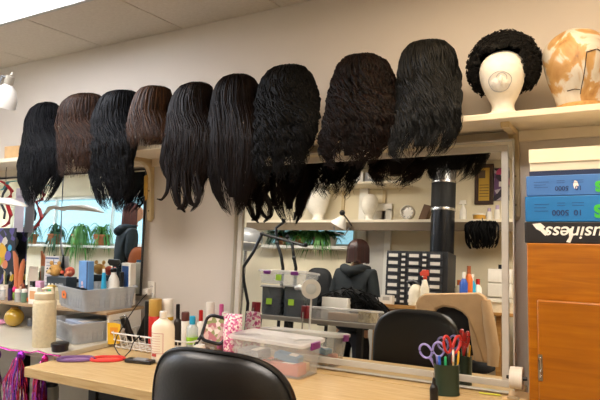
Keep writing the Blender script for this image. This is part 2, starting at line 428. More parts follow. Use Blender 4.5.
wig('long dark brown wig with its ends flipped into a curl at the bottom', [(84,187,207),(87,180,212),(94,174,214),(104,170,216),(116,167,216),(130,165,216),(145,162,215),(160,160,213),(172,163,209),(183,170,204),(194,174,202),(203,177,198)], dbrown, wave=(.004, 4), seed=5, endvar=.16,
    extra=[([(166,160,-.4),(169,180,-.42),(167,193,-.43),(162,200,-.43),(157,199,-.44)], .003), ([(178,172,-.4),(175,190,-.43),(178,204,-.44),(185,212,-.44)], .007),
           ([(186,172,-.4),(187,192,-.43),(184,206,-.44),(177,209,-.44)], .006), ([(196,176,-.4),(200,192,-.43),(198,204,-.44),(191,211,-.44)], .007), ([(184,172,-.4),(186,192,-.43),(191,204,-.44),(197,207,-.44)], .006)])
wig('long straight darkest brown wig tapering to a point beside the aluminium mirror frame', [(76,228,249),(79,221,254),(85,216,258),(94,212,261),(106,210,262),(120,207,261),(140,205,259),(160,206,257),(175,209,254),(190,213,250),(205,221,246),(217,231,240)], ddbrown, wave=(.0035, 3.5), seed=6, endvar=.2)
wig('black tightly waved curly wig hanging over the top corner of the mirror frame', [(68,276,299),(71,268,307),(79,261,313),(90,257,317),(104,255,318),(120,254,316),(138,253,312),(155,252,306),(170,253,301),(184,259,295)], blackm, n=520, wave=(.007, 7), curl=.012, seed=7, endvar=.2, lock=.0052, jitter=.009)
wig('dark brown curly wig falling over the middle of the mirror top rail', [(57,350,371),(59,342,378),(66,336,388),(77,332,393),(90,329,396),(105,327,396),(120,324,394),(137,320,389),(151,321,380),(162,328,370),(170,336,358)], cbrown, n=520, wave=(.009, 7), curl=.012, seed=8, endvar=.2, lock=.0052, jitter=.009)
wig('glossy black wavy wig, the tallest on the shelf, beside the afro wig', [(43,415,439),(45,408,446),(52,402,453),(63,399,457),(78,398,459),(95,397,459),(112,396,458),(130,393,457),(145,389,451),(155,392,443),(162,402,433)], glossy, wave=(.013, 8.5), seed=9, endvar=.2)

# ------------------------------------------------------------------ head forms
def head(mb, h, c=(0, 0, 0), face=True, neck=True, yaw=0., s=1.):
    """an egg shaped head on a neck with a flared foot, looking along -Y before the turn by yaw"""
    prof = [(0, .060, .060), (.035, .061, .061), (.06, .050, .052), (.10, .043, .048), (.17, .043, .050), (.22, .048, .058), (.28, .057, .072), (.36, .068, .083), (.46, .078, .093), (.57, .086, .100), (.68, .0885, .103), (.79, .083, .097), (.88, .068, .081), (.95, .043, .052), (.985, .022, .027), (1., .002, .003)]
    t = np.linspace(0, 1, 44); z = np.array([p[0] for p in prof]); ax = np.array([p[1] for p in prof]); by = np.array([p[2] for p in prof])
    a = np.linspace(0, 2*PI, 44, endpoint=False); R = rot('z', yaw); rings = []
    for q in t:
        A, B = np.interp(q, z, ax), np.interp(q, z, by)
        x, y = A*np.cos(a), B*np.sin(a)
        yc = -.014*smooth01((q-.2)/.2)*(1-smooth01((q-.6)/.4)) + .012*smooth01((q-.55)/.3)
        fr = np.maximum(0, -np.sin(a))**1.5
        if face:
            g = lambda u0, v0, su, sv: np.exp(-((x-u0)/su)**2-((q-v0)/sv)**2)
            y = y - fr*(.030*g(0, .43, .011, .045)+.014*g(0, .50, .009, .06)+.008*g(0, .335, .022, .018)+.010*g(0, .265, .022, .03)-.012*g(.032, .52, .016, .028)-.012*g(-.032, .52, .016, .028)+.006*g(.032, .575, .02, .02)+.006*g(-.032, .575, .02, .02))
        rings.append((np.stack([x, y+yc, np.full(44, q*.27)], 1)*np.array([s, s, 1])*h/.27) @ R.T+np.array(c))
    mb.loft(rings)
    return mb

foam = M('white_foam', '#ece6d8', .75, noise=(60, .03), bump=(220, .15))
px_, py_ = at(503, 110, Y=-.25)[0], -.25
fh = thing('foam_head', 'white foam head with faint drawn outlines on its face, wearing the black afro', 'mannequin head', (px_, py_, SH_Z), .12)
hm = MB(); head(hm, .262, face=False); hm.build('head_form', foam, fh, smooth='all')
film = M('tape_wrap', '#d9d4c8', .35, noise=(40, .10), bump=(60, .6))
mk = MB()
# taped patch with the face drawn on it
for (u, v, ru, rv) in ((-.006, .115, .040, .036), (0, .125, .018, .02), (-.012, .095, .020, .012)):
    pts = []
    for a in np.linspace(0, 2*PI, 26, endpoint=False):
        x = u+ru*math.cos(a)*(1+.08*math.sin(3*a)); z = v+rv*math.sin(a)
        A = np.interp(z/.262, [.17, .28, .36, .46, .57, .68], [.043, .057, .068, .078, .086, .0885])*.97; B = np.interp(z/.262, [.17, .28, .36, .46, .57, .68], [.050, .072, .083, .093, .100, .103])*.97
        pts.append((x, -B*math.sqrt(max(0, 1-(x/A)**2))-.0155, z))
    mk.tube(pts, .0009, 5, closed=True)
mk.build('drawn_outline', M('marker_grey', '#8d8f98', .6), fh)
MB().lathe([(.062, 0), (.064, .004), (.063, .010), (.055, .014)], (0, 0, 0), 28).build('foot', foam, fh)
pt = MB(); pt.ball((-.004, -.074, .117), (.040, .035, .04), 24, 16); pt.ball((-.002, -.107, .118), (.007, .010, .018), 14, 8); pt.build('taped_face', film, fh)

af = thing('afro_wig', 'black round afro wig of tight coils on the white foam head', 'wig', (px_, py_+.022, SH_Z+.205))
am = MB(); n = 2900
u = RNG.uniform(-1, 1, n); a = RNG.uniform(0, 2*PI, n); d = np.stack([np.sqrt(1-u*u)*np.cos(a), np.sqrt(1-u*u)*np.sin(a), u], 1)
face = (d[:, 1] < -.30) & (np.abs(d[:, 0]) < .62-.10*d[:, 2]) & (d[:, 2] < .34)
below = d[:, 2] < -.72
d = d[~face & ~below]; n = len(d)
rad = np.array([.139, .125, .138])*RNG.uniform(.86, 1.0, n)[:, None]
cen = d*rad+np.array([0, .012, 0])
K = 15; t = np.linspace(0, 1, K)
P = np.zeros((n, K, 3)); e1 = np.cross(d, [0, .3, 1.]); e1 /= np.linalg.norm(e1, axis=1, keepdims=True); e2 = np.cross(d, e1)
fr = RNG.uniform(0, 6.28, n)[:, None]; rr = RNG.uniform(.005, .0085, n)[:, None]
P = cen[:, None, :]+(rr*np.cos(fr+t*11))[..., None]*e1[:, None]+(rr*np.sin(fr+t*11))[..., None]*e2[:, None]+((t-.5)*.014)[None, :, None]*d[:, None]
lock_mesh(am, P, np.full((n, K), .0017), 1., 4)
# dense under layer with an opening for the face
th_ = np.linspace(-PI/2, PI/2, 25); aa = np.linspace(0, 2*PI, 48, endpoint=False); V = []; Fq = []
for i, q in enumerate(th_):
    for b in aa: V.append((.126*math.cos(q)*math.cos(b), .114*math.cos(q)*math.sin(b)+.012, .126*math.sin(q)))
for i in range(24):
    for j in range(48):
        c = (th_[i]+th_[i+1])/2; b = aa[j]+PI/48; dx, dy, dz = math.cos(c)*math.cos(b), math.cos(c)*math.sin(b), math.sin(c)
        if (dy < -.28 and abs(dx) < .66-.10*dz and dz < .37) or dz < -.75: continue
        Fq.append((i*48+j, i*48+(j+1) % 48, (i+1)*48+(j+1) % 48, (i+1)*48+j))
am.add(V, Fq)
am.build('coils', hair_mat('hair_afro', '#050505', '#100e0d', .6, .25), af, smooth='all')

# canvas block covered in scraps of paper and tape
cx, cy = at(577, 104, Y=-.21)[0], -.21
ch = thing('head_block', 'large head block patched with white and tan paper on a cork foot', 'wig block', (cx, cy, SH_Z), .5)
cb = MB(); rings = []
a = np.linspace(0, 2*PI, 48, endpoint=False)
for z, A, B, yo, xo in ((.0, .074, .074, 0, .012), (.03, .075, .076, 0, .010), (.06, .078, .082, -.004, .004), (.10, .090, .098, -.012, -.004), (.15, .101, .114, -.008, -.008), (.20, .104, .120, 0, -.006), (.235, .095, .108, .006, -.002), (.262, .072, .082, .010, 0), (.28, .040, .046, .012, 0), (.287, .003, .003, .012, 0)):
    rings.append(np.stack([xo+A*np.cos(a)+.003*np.sin(3*a+z*40), yo+B*np.sin(a), np.full(48, z)], 1))
m_ = ramp_mat('patched_paper', 'noise', [(.31, '#6e5a48'), (.36, '#a67a44'), (.46, '#bf9861'), (.50, '#cfc9bc'), (.60, '#c4bba9'), (.66, '#b58a52')], 7, (1.2, 1.2, .9), .45, .5, detail=5, dist=1.2)
cb.loft(rings); cb.build('head_form', m_, ch, smooth='all', sub=1)
MB().lathe([(.070, 0), (.078, .002), (.080, .018), (.077, .024), (.06, .025)], (.012, 0, 0), 36).build('cork_foot', M('cork', '#b98c52', .8, noise=(90, .2)), ch)
ch.scale = (1.06, 1.06, 1.10)
BP = ((.0, .074, .074, 0, .012), (.03, .075, .076, 0, .010), (.06, .078, .082, -.004, .004), (.10, .090, .098, -.012, -.004), (.15, .101, .114, -.008, -.008), (.20, .104, .120, 0, -.006), (.235, .095, .108, .006, -.002), (.262, .072, .082, .010, 0))
def on_block(a, z):
    A, B, yo, xo = (np.interp(z, [p[0] for p in BP], [p[k] for p in BP]) for k in (1, 2, 3, 4))
    return (xo+1.004*A*math.cos(a), yo+1.004*B*math.sin(a), z)
sm = MB()
for pts in ([(-2.0, .045), (-1.86, .09), (-1.78, .13), (-1.72, .18)], [(-2.5, .06), (-2.2, .062), (-1.95, .058)], [(-1.72, .17), (-1.4, .18), (-1.1, .165), (-.8, .17)]):
    q = [on_block(lerp(pts[i][0], pts[i+1][0], t), lerp(pts[i][1], pts[i+1][1], t)) for i in range(len(pts)-1) for t in np.linspace(0, 1, 7)[:-1]]
    sm.tube(q, .0016, 6)
sm.build('tape_seam', M('seam_brown', '#3b2c22', .6), ch)
tanbox = thing('cardboard_box', 'small tan cardboard box on the shelf behind the lamp, beside the long black wig', 'box', (at(17, 155, Y=-.2)[0], -.17, SH_Z), .1)
MB().box((0, 0, .05), (.17, .12, .10)).build('carton', M('tan_card', '#cda877', .75, noise=(30, .06)), tanbox, bevel=.003)
MB().box((0, 0, .1008), (.17, .03, .0012)).build('tape_strip', M('tape_tan', '#d9bd90', .3), tanbox)
# ------------------------------------------------------------------ benches
DZ, DY, DXL, DXR = .748, -.819, -2.392, -.30
bench = ramp_mat('butcher_block', 'noise', [(.25, '#b08d58'), (.5, '#c3a572'), (.75, '#cdb384')], 9, (.8, 14, 14), .38, .45, detail=4, dist=.3)
benche = ramp_mat('bench_end_grain', 'noise', [(.3, '#b98f5a'), (.7, '#cba26b')], 16, (1, 8, 8), .5)
dkm = M('dark_steel', '#1d1c1c', .45, .4)
wb = thing('workbench', 'long pale butcher block workbench under the aluminium framed mirror', 'workbench', (DXL, 0, 0))
W = DXR-DXL; seam = -.245
MB().box((W/2, (DY+seam-.003)/2, DZ-.0225), (W, -(DY-seam)-.003, .045)).build('worktop', bench, wb, bevel=.003)
MB().box((W/2, (seam+.003-.004)/2, DZ-.0225), (W, -seam-.007, .045)).build('rear_board', bench, wb, bevel=.002)
for x in (.37, W-.12):
    for y in (-.72, -.08): MB().box((x, y, (DZ-.045)/2), (.05, .05, DZ-.045)).build('leg', dkm, wb, bevel=.003)
ra = MB(); ra.box((W/2+.12, -.72, .665), (W-.5, .03, .06)); ra.build('apron_rail', dkm, wb, bevel=.003)

WZ = .775; WXL = -4.6; WXR = DXL+.012; WY = -.67
wht = M('white_laminate', '#bdb6a4', .35, noise=(10, .03))
wd = thing('white_desk', 'white topped desk beside the butcher block bench, hung with tinsel', 'desk', (WXL, 0, 0))
Ww = WXR-WXL
MB().box((Ww/2, WY/2-.002, WZ-.013), (Ww, -WY-.004, .026)).build('desktop', wht, wd, bevel=.003)
MB().box((Ww/2-.1, -.05, .45), (Ww-.3, .02, .55)).build('back_panel', M('laminate_grey', '#b9b0a0', .5), wd)
for x in (.06, Ww-.32):
    for y in (-.6, -.08): MB().box((x, y, (WZ-.026)/2), (.04, .04, WZ-.026)).build('leg', dkm, wd, bevel=.003)

# ------------------------------------------------------------------ leaning mirror
mirm = M('mirror_silver', '#e4e6e2', .0, 1., noise=(2, .0))
mx0, mx1 = -1.690, -.322
mr = thing('standing_mirror', 'large aluminium framed mirror leaning on the wall at the back of the bench', 'mirror', (mx0, MB_[1], DZ+.004))
mr.rotation_euler[0] = -BIG.lean
Wm, Hm = mx1-mx0, 1.012
MB().box((Wm/2, .002, Hm/2), (Wm-.006, .004, Hm-.006)).build('mirror_glass', mirm, mr)
MB().box((Wm/2, .011, Hm/2), (Wm-.01, .01, Hm-.01)).build('backing_board', M('hardboard', '#6a5138', .8), mr)
frm = M('frame_aluminium', '#c4c1b9', .42, .25, noise=(18, .03)); grv = M('frame_groove', '#121212', .6)
fr = MB()
rw, go, lw = .026, .018, .005     # broad rail, dark groove, outer lip
def rect_frame(mb, off, wid, y0, y1):
    x0, x1, z0, z1 = off, Wm-off, off, Hm-off; c = (y0+y1)/2; d = y1-y0
    mb.box(((x0+x1)/2, c, z1-wid/2), (x1-x0, d, wid)); mb.box(((x0+x1)/2, c, z0+wid/2), (x1-x0, d, wid))
    mb.box((x0+wid/2, c, (z0+z1)/2), (wid, d, z1-z0-2*wid)); mb.box((x1-wid/2, c, (z0+z1)/2), (wid, d, z1-z0-2*wid))
rect_frame(fr, 0, lw, -.016, .016); rect_frame(fr, lw+go, rw, -.010, .0)
fr.build('frame', frm, mr, bevel=.0015)

lm = thing('wall_mirror', 'frameless wall mirror behind the cluttered white desk', 'mirror', (-4.5, -.055, 1.0)); lm.rotation_euler[0] = -LEFT.lean
lx1 = at(142.5, 230, Y=-.04)[0]; Wl = lx1+4.5; Hl = .742
MB().box((Wl/2, .003, Hl/2), (Wl, .006, Hl)).build('mirror_glass', mirm, lm)
e_ = MB()
for z in (-.004, Hl+.004): e_.box((Wl/2, .002, z), (Wl+.016, .012, .009))
for x in (-.004, Wl+.004): e_.box((x, .002, Hl/2), (.008, .012, Hl))
e_.build('edge_channel', M('dark_channel', '#3a3835', .5, .5), lm)
rl = thing('folding_ruler', 'yellow wooden folding ruler hanging on the wall beside a shelf bracket', 'ruler', (at(147, 186, Y=-.02)[0], -.026, at(147, 201, Y=-.02)[2]))
for i in range(3): MB().box((-.008+.009*i, 0, .075+.004*i), (.0075, .014, .15)).build('ruler_segment', M('ruler_yellow', '#c99c3a', .55, noise=(60, .2)), rl, bevel=.001)

# ------------------------------------------------------------------ cupboard and the boxes on it
CX = at(527.5, 300, Y=-.42)[0]; CYF = -.42; CT = 1.347
oak = ramp_mat('orange_varnish', 'noise', [(.25, '#8f5000'), (.5, '#a05c00'), (.75, '#aa6803')], 5, (.8, .8, 9), .32, .5, coat=.3, detail=5, dist=.5)
oakh = ramp_mat('orange_varnish_side_grain', 'noise', [(.25, '#8f5000'), (.5, '#a25e00'), (.75, '#b4700a')], 5, (1, 1, 11), .3, .5, coat=.3, detail=6, dist=1.)
cb_ = thing('cupboard', 'orange varnished wooden cupboard at the bench end with printer paper boxes on top', 'cupboard', (CX, CYF, 0))
Wc = .95
MB().box((Wc/2, .195, CT/2), (Wc, .39, CT)).build('carcass', oakh, cb_, bevel=.003)
dx0 = at(538.5, 350, Y=CYF)[0]-CX; dz1 = at(539, 299.5, Y=CYF)[2]
dr = MB().box((dx0+.31, -.011, (dz1+.08)/2), (.62, .022, dz1-.08)).build('door', oak, cb_, bevel=.004)
hx, hz = at(543, 366, Y=CYF)[0]-CX, at(541, 366, Y=CYF)[2]
hd = MB(); ch_m = M('chrome', '#c9c6c2', .18, 1.)
hd.tube([(hx-.006, -.022, hz+.034), (hx-.006, -.036, hz+.028), (hx-.006, -.042, hz), (hx-.006, -.036, hz-.028), (hx-.006, -.022, hz-.034)], .0042, 8)
hd.box((hx-.006, -.0235, hz), (.014, .003, .088)); hd.build('handle', ch_m, dr)
blue1, blue2 = M('box_blue_matte', '#3f74b8', .5, noise=(9, .08)), M('box_blue', '#1a72b4', .42, noise=(9, .08))
dkblue = M('gap_navy', '#14284e', .5); torn = M('torn_paper', '#efe9e0', .9, noise=(50, .05))
ink = M('print_navy', '#1b3a6b', .5); grn = M('print_green', '#3fbf3a', .5); prw = M('print_white', '#efece4', .5)
UP = (PI/2, PI, 0)           # lettering on a front face that stands on its head
def carton(nm, lab, cat, m, x, z0, z1, w=.46, dd_=.30, y=CYF+.012):
    t = thing(nm, lab, cat, (x, y, z0)); MB().box((w/2, dd_/2, (z1-z0)/2), (w, dd_, z1-z0-.001)).build('carton', m, t, bevel=.003); return t
zz = [at(524.5, 243, Y=CYF)[2]] + [at(525, y, Y=CYF)[2] for y in (222, 196.3, 176, 164.2, 150)]
kb = carton('paper_box', 'black printed paper box upside down with torn tape, lowest of the stack on the cupboard', 'box', M('box_black', '#17171b', .45, noise=(9, .1)), CX-.007, CT, zz[1])
sx = lambda x, y: at(x, y, Y=CYF)[0]-CX+.007
text('lettering', 'for Business', .062, prw, kb, (sx(546, 232)-.001, -.0015, (zz[1]-CT)*.52), UP, align='RIGHT', shear=.25, bold=.0008)
for pts in ([(532, 224), (540, 223), (545, 227), (543, 229), (548, 232), (545, 236), (540, 231), (536, 229)], [(568, 229), (572, 228), (573, 236), (570, 243), (566, 242), (569, 237)]):
    MB().prism([(sx(a, b), at(a, b, Y=CYF)[2]-CT) for a, b in pts], -.0012, .0).build('torn_patch', torn, kb, smooth=False)
def paper_box(lab, m, x0, z0, z1):
    t = carton('paper_box', lab, 'box', m, x0, z0, z1)
    h = z1-z0; o = x0-CX; sq = lambda x: at(x, 210, Y=CYF)[0]-x0
    text('lettering', '10', h*.30, ink, t, (sq(582.5), -.0015, h*.36), UP, bold=.0004); text('lettering', '5000', h*.30, ink, t, (sq(569), -.0015, h*.36), UP, bold=.0004)
    for q, (a, b) in enumerate(((534, 548), (534, 546), (534, 549), (572, 584), (557, 565))):
        for k in range(2 if q > 2 else 1):
            MB().box(((sq(a)+sq(b))/2, -.0006, h*((.42, .55, .68, .62, .62)[q]+.1*k)), (abs(sq(b)-sq(a)), .001, h*.018)).build('fine_print', ink, t, smooth=False)
    text('lettering', 'S', h*.62, grn, t, (sq(603), -.0015, h*.42), UP, bold=.003)
    return t
b2 = paper_box('bright blue paper box upside down, second of the stack, resting on the black box', blue2, CX-.004, zz[1], zz[2])
b1 = paper_box('paler blue paper box with a torn white hole, directly below the white box', blue1, CX+.001, zz[2], zz[3])
hole = MB(); hx_ = lambda x, y: (at(x, y, Y=CYF)[0]-CX-.001, at(x, y, Y=CYF)[2]-zz[2])
hole.prism([hx_(*q) for q in ((574.5, 180), (577, 181), (578.5, 185), (576, 189), (574, 188), (573, 184))], -.001, 0); hole.build('torn_hole', torn, b1, smooth=False)
MB().box((.235, .15, zz[3]-zz[2]+.008), (.45, .29, .016)).build('gap_layer', dkblue, b1)  # navy layer put in for the dark shaded gap under the white box
wx = carton('white_box', 'open white cardboard box topmost of the stack on the cupboard', 'box', M('box_white_card', '#efe3c8', .7, noise=(12, .03)), CX+.012, zz[3]+.016, zz[5], y=CYF+.03)
MB().box((.23, -.004, zz[4]-zz[3]-.012+(zz[5]-zz[4])/2), (.464, .006, zz[5]-zz[4]-.002)).build('front_flap', M('box_white_card'), wx, bevel=.001)

# ------------------------------------------------------------------ office chair in front
leather = M('black_leather', '#0c0b0b', .34, noise=(30, .1), bump=(90, .06), spec=.55); plast = M('black_plastic', '#151515', .5)
p = at(206, 351, Y=-1.20)
oc = thing('office_chair', 'black padded leather office chair with rounded back facing the bench', 'chair', (p[0]+.005, -1.19, 0))
ht = p[2]
def chair_parts(root, zt, w=.47, h=.46, seatz=.56, thick=.085, m=leather, arms=False):
    zc = zt-h/2; mb = MB(); seg = 72; rings = []
    a = np.linspace(0, 2*PI, seg, endpoint=False); e = lambda x, p_: np.sign(x)*np.abs(x)**p_
    ox, oz = w/2*e(np.cos(a), .62), h/2*e(np.sin(a), .62)
    for k, yy in ((.02, -.5), (.45, -.49), (.75, -.44), (.90, -.33), (.97, -.18), (1., 0), (.97, .2), (.90, .36), (.72, .47), (.4, .5), (.02, .5)):
        x, z = ox*k, oz*k
        rings.append(np.stack([x, yy*thick+.9*(x*x)*(1)+.05*(z/h)**2, zc+z], 1))
    mb.loft(rings); o = mb.build('backrest', m, root, smooth='all')
    pip = MB(); pip.tube(np.stack([ox*.985, -.16*thick+.9*(ox*.985)**2+.05*(oz/h)**2, zc+oz*.985], 1), .006, 8, closed=True); pip.build('piping', m, o)
    st = MB(); st.ball((0, .26, seatz-.05), (w/2+.01, .25, .05), 40, 14, p=.55); st.build('seat', m, root, smooth='all')
    MB().tube([(0, .02, zc-.05), (0, -.05+.06, zc-h/2), (0, .08, seatz-.11), (0, .24, seatz-.115)], .022, 10, flat=.5).build('back_bracket', plast, root)
    gp = MB(); gp.lathe([(.028, .10), (.028, .30), (.018, .30), (.018, seatz-.1), (.09, seatz-.098), (.09, seatz-.09)], (0, .25, 0), 20); gp.build('gas_post', plast, root)
    for k in range(5):
        t = PI/2+k*2*PI/5; d = np.array([math.cos(t), math.sin(t), 0]); c = np.array([0, .25, 0])
        l = MB(); l.tube([c+d*.02+[0, 0, .12], c+d*.16+[0, 0, .105], c+d*.30+[0, 0, .075]], [.028, .022, .014], 8); lg = l.build('leg', plast, root)
        q = c+d*.30; n_ = np.array([-d[1], d[0], 0]); wv = MB()
        for s_ in (-1, 1): wv.cyl(q+n_*.010*s_+[0, 0, .031], q+n_*.026*s_+[0, 0, .031], .030, seg=18)
        wv.build('caster', plast, lg)
chair_parts(oc, ht, .53, .48)

# ------------------------------------------------------------------ things on the bench
def bottle(nm, lab, cat, x, y, z, prof, m, cap=None, capm=None, group=None, label=None, rz=0., sy=1., extra=None):
    t = thing(nm, lab, cat, (x, y, z), rz, group)
    MB().lathe(prof, (0, 0, 0), 24, sy=sy).build('body', m, t, smooth='all' if False else None)
    if cap: MB().lathe(cap, (0, 0, 0), 20).build('cap', capm, t)
    if label:
        z0, z1, lm_ = label; r = max(np.interp(zz_, [p_[1] for p_ in prof], [p_[0] for p_ in prof]) for zz_ in (z0, z1))+.0008
        MB().lathe([(r-.0006, z0), (r, z0+.0005), (r, z1-.0005), (r-.0006, z1)], (0, 0, 0), 24, sy=sy).build('sticker', lm_, t)
    return t
whitepl = M('white_plastic', '#ece7dc', .4, noise=(20, .02)); creampl = M('cream_bottle', '#ece3cc', .42, noise=(40, .05), bump=(120, .25)); blackpl = M('gloss_black_plastic', '#0e0e10', .28)
redpl = M('red_plastic', '#c0241c', .35); purp = M('purple_plastic', '#7a2a78', .35); lilac = M('lilac_plastic', '#8f86c9', .35); gold = M('gold_plastic', '#c39a4a', .35, .2)
yellow = M('yellow_card', '#dfae1f', .5); skyb = M('sky_blue_plastic', '#2ba3cf', .35); bluepl = M('blue_plastic', '#2a58b8', .35); greenpl = M('green_plastic', '#1f9a62', .35); limeg = M('lime_green', '#9ccf33', .5); pinkpl = M('pink_plastic', '#e47fb0', .4); orange = M('orange_plastic', '#df7228', .45)
steel = M('steel', '#c7c8ca', .25, 1.); greyp = M('grey_plastic', '#8f9093', .45)
clearp = clear_plastic('clear_plastic', '#eef0f0', .17, .2); clearb = clear_plastic('clear_bottle', '#dfe8ea', .45, .15)

# pen cup and what stands in it
c = at(448, 393, Z=DZ); CUPX, CUPY = c[0], -.285
cup = thing('pen_cup', 'dark green oval pen cup on the bench in front of the mirror', 'pen cup', (CUPX, CUPY, DZ), .35)
cu = MB(); a = np.linspace(0, 2*PI, 36, endpoint=False); e = lambda x: np.sign(x)*np.abs(x)**.75
rg = lambda k, z: np.stack([.047*k*e(np.cos(a)), .036*k*e(np.sin(a)), np.full(36, z)], 1)
cu.loft([rg(.3, .001), rg(1.02, .001), rg(1.04, .006), rg(1., .009), rg(1., .118), rg(.95, .119), rg(.94, .012), rg(.3, .011)]); cu.build('cup_wall', M('dark_green_cup', '#20301f', .4, noise=(12, .1)), cup)
def loop(mb, c, rx, rz, th, m_r, tilt=0., yaw=0., seg=26):
    t = np.linspace(0, 2*PI, seg, endpoint=False); R = rot('z', yaw) @ rot('y', tilt)
    mb.tube(np.stack([rx*np.cos(t), 0*t, rz*np.sin(t)], 1) @ R.T+np.array(c), m_r, 8, closed=True, flat=th)
def scissors(lab, x, y, z, hm_, lean, yaw, spread=.032, rx=.020, rz=.030):
    t = thing('scissors', lab, 'scissors', (x, y, z), yaw); t.rotation_euler[1] = lean
    for s_ in (-1, 1):
        bl = MB(); bl.prism([(.001*s_, .0), (.008*s_, .03), (.007*s_, .095), (-.004*s_, .10), (-.002*s_, .02)], .0015*s_-.001, .0015*s_+.001); b_ = bl.build('blade', steel, t, smooth=False)
        hm2 = MB(); hm2.tube([(.002*s_, 0, .09), (.006*s_, 0, .11), (spread*.6*s_, 0, .13)], [.006, .007, .006], 8, flat=.7)
        loop(hm2, (spread*s_, 0, .128+rz), rx, rz, .7, .0065, tilt=.28*s_); hm2.build('handle', hm_, t)
    MB().cyl((0, -.004, .078), (0, .004, .078), .005, seg=12).build('pivot_screw', steel, t)
scissors('scissors with large lilac loop handles standing in the green cup', CUPX-.022, CUPY-.002, DZ+.013, lilac, -.22, .1, .026, .022, .028)
scissors('scissors with red loop handles standing in the green cup', CUPX+.010, CUPY+.006, DZ+.030, redpl, .08, .95, .024, .016, .034)
def pen(nm, lab, cat, x, y, z, L, r, m, lean, yaw, capm=None, tip=None, group=None):
    t = thing(nm, lab, cat, (x, y, z), yaw, group); t.rotation_euler[1] = lean
    MB().lathe([(r*.3, 0), (r, .012), (r, L*.72), (r*.95, L*.72)], (0, 0, 0), 12).build('barrel', m, t)
    MB().lathe([(r*1.1, L*.72), (r*1.15, L*.74), (r*1.1, L-.004), (r*.6, L)], (0, 0, 0), 12).build('cap', capm or m, t)
    return t
zb = DZ+.013
pen('marker_pen', 'black marker standing at the edge of the green cup below the lilac handle', 'pen', CUPX-.034, CUPY-.008, zb, .140, .0055, blackpl, -.10, .2)
pen('marker_pen', 'blue capped pen standing in the green cup', 'pen', CUPX-.014, CUPY-.022, zb, .138, .005, bluepl, -.07, 0)
pen('marker_pen', 'green capped pen standing in the green cup', 'pen', CUPX-.002, CUPY-.024, zb, .138, .005, greenpl, .03, 0)
pen('marker_pen', 'thick black pen standing in the green cup beside the green one', 'pen', CUPX+.014, CUPY-.018, zb, .150, .006, blackpl, .02, 0)
pen('paint_brush', 'pale wooden brush handle standing in the green cup', 'brush', CUPX+.026, CUPY-.012, zb, .165, .004, M('pale_wood', '#d9bb86', .6), .02, 0, whitepl)
pen('pencil', 'yellow pencil leaning in the green cup towards the mirror', 'pencil', CUPX+.030, CUPY+.014, zb, .155, .0038, M('pencil_yellow', '#e0a92a', .4), .10, .6)

q = at(434, 401, Z=DZ)
ap = thing('applicator_bottle', 'small black bottle with a thin metal needle tip in front of the green cup', 'bottle', (q[0], q[1], DZ))
MB().lathe([(.012, 0), (.0155, .002), (.016, .045), (.013, .056), (.008, .062), (.007, .072)], (0, 0, 0), 24).build('body', blackpl, ap)
MB().lathe([(.0065, .072), (.0055, .082), (.002, .088)], (0, 0, 0), 16).build('cap', blackpl, ap)
MB().lathe([(.0016, .087), (.0014, .104), (.0006, .108)], (0, 0, 0), 10).build('needle_tip', steel, ap)
q = at(491, 391.5, Z=DZ)
yp = thing('highlighter_strip', 'slim yellow plastic stick lying on the bench near the tape dispenser', 'stick', (q[0], -.216, DZ), .08)
MB().tube([(-.036, 0, .004), (.036, 0, .004)], .004, 8, flat=.8).build('stick', M('neon_yellow', '#d6dc3a', .45), yp); MB().tube([(.036, 0, .004), (.046, 0, .003)], [.004, .001], 8).build('tip', M('neon_yellow'), yp)
# tape dispenser
q = at(514, 398, Z=DZ)
qt = at(518, 378, Y=-.31)
td = thing('tape_dispenser', 'beige tape dispenser with a roll of tape at the bench end beside the cupboard', 'tape dispenser', (qt[0]-.004, -.28, DZ), .0)
bm_ = MB(); bm_.prism([(0, 0), (0, 0)] if 0 else [(-.125, .0), (.05, .0), (.05, .034), (.035, .036), (.0, .022), (-.06, .022), (-.085, .048), (-.125, .054)], -.038, .038)
o = bm_.build('body', M('dispenser_beige', '#c8a878', .45), td, bevel=.004); o.rotation_euler[2] = PI/2
rl_ = MB(); rl_.lathe([(.022, -.022), (.040, -.022), (.040, .022), (.022, .022), (.022, -.022)], (0, 0, 0), 36, R=rot('y', PI/2)); rl_.build('tape_roll', M('tape_white', '#d8d2c4', .4, noise=(30, .05)), td, loc=(0, -.03, qt[2]-DZ))
hb = MB(); hb.lathe([(.006, -.036), (.008, -.021), (.0215, -.020), (.0215, .020), (.008, .021), (.006, .036)], (0, 0, 0), 24, R=rot('y', PI/2)); hb.build('hub', blackpl, td, loc=(0, -.03, qt[2]-DZ))
MB().box((0, -.124, .056), (.04, .004, .008)).build('cutter', steel, td)

# clear storage box with purple latches
bx = thing('storage_box', 'clear plastic storage box with purple latches full of packets, in front of the mirror', 'storage box', (-1.335, -.302, DZ), -.10)
def bin_mesh(l, w, h, taper=.93, th=.003, rim=.012):
    mb = MB()
    R0 = lambda k, z, dl=0: [(x, y, z) for x, y in rr2(l*k-dl, w*k-dl*1., .025)]
    mb.loft([R0(taper*.2, .0), R0(taper, .0), R0(1., h), (R0(1.+rim/l*2, h)), R0(1.+rim/l*2, h+.006), R0(1., h+.006), R0(taper, .004, .006), R0(taper*.2, .004)], cap=True)
    return mb
bin_mesh(.40, .165, .135).build('tub', clearp, bx)
ld = MB(); R1 = lambda dl, z: [(x, y, z) for x, y in rr2(.428-dl, .192-dl, .028)]
ld.loft([R1(.0, .138), R1(-.004, .140), R1(-.004, .152), R1(.012, .156), R1(.03, .150), R1(.2, .150)]); ld.build('lid', clear_plastic('clear_lid', '#f2eeea', .38, .3), bx)
for s_ in (-1, 1):
    lt = MB(); lt.box((.216*s_, 0, .137), (.012, .07, .032)); lt.box((.222*s_, 0, .148), (.008, .05, .010)); lt.build('latch', purp, bx, bevel=.003)
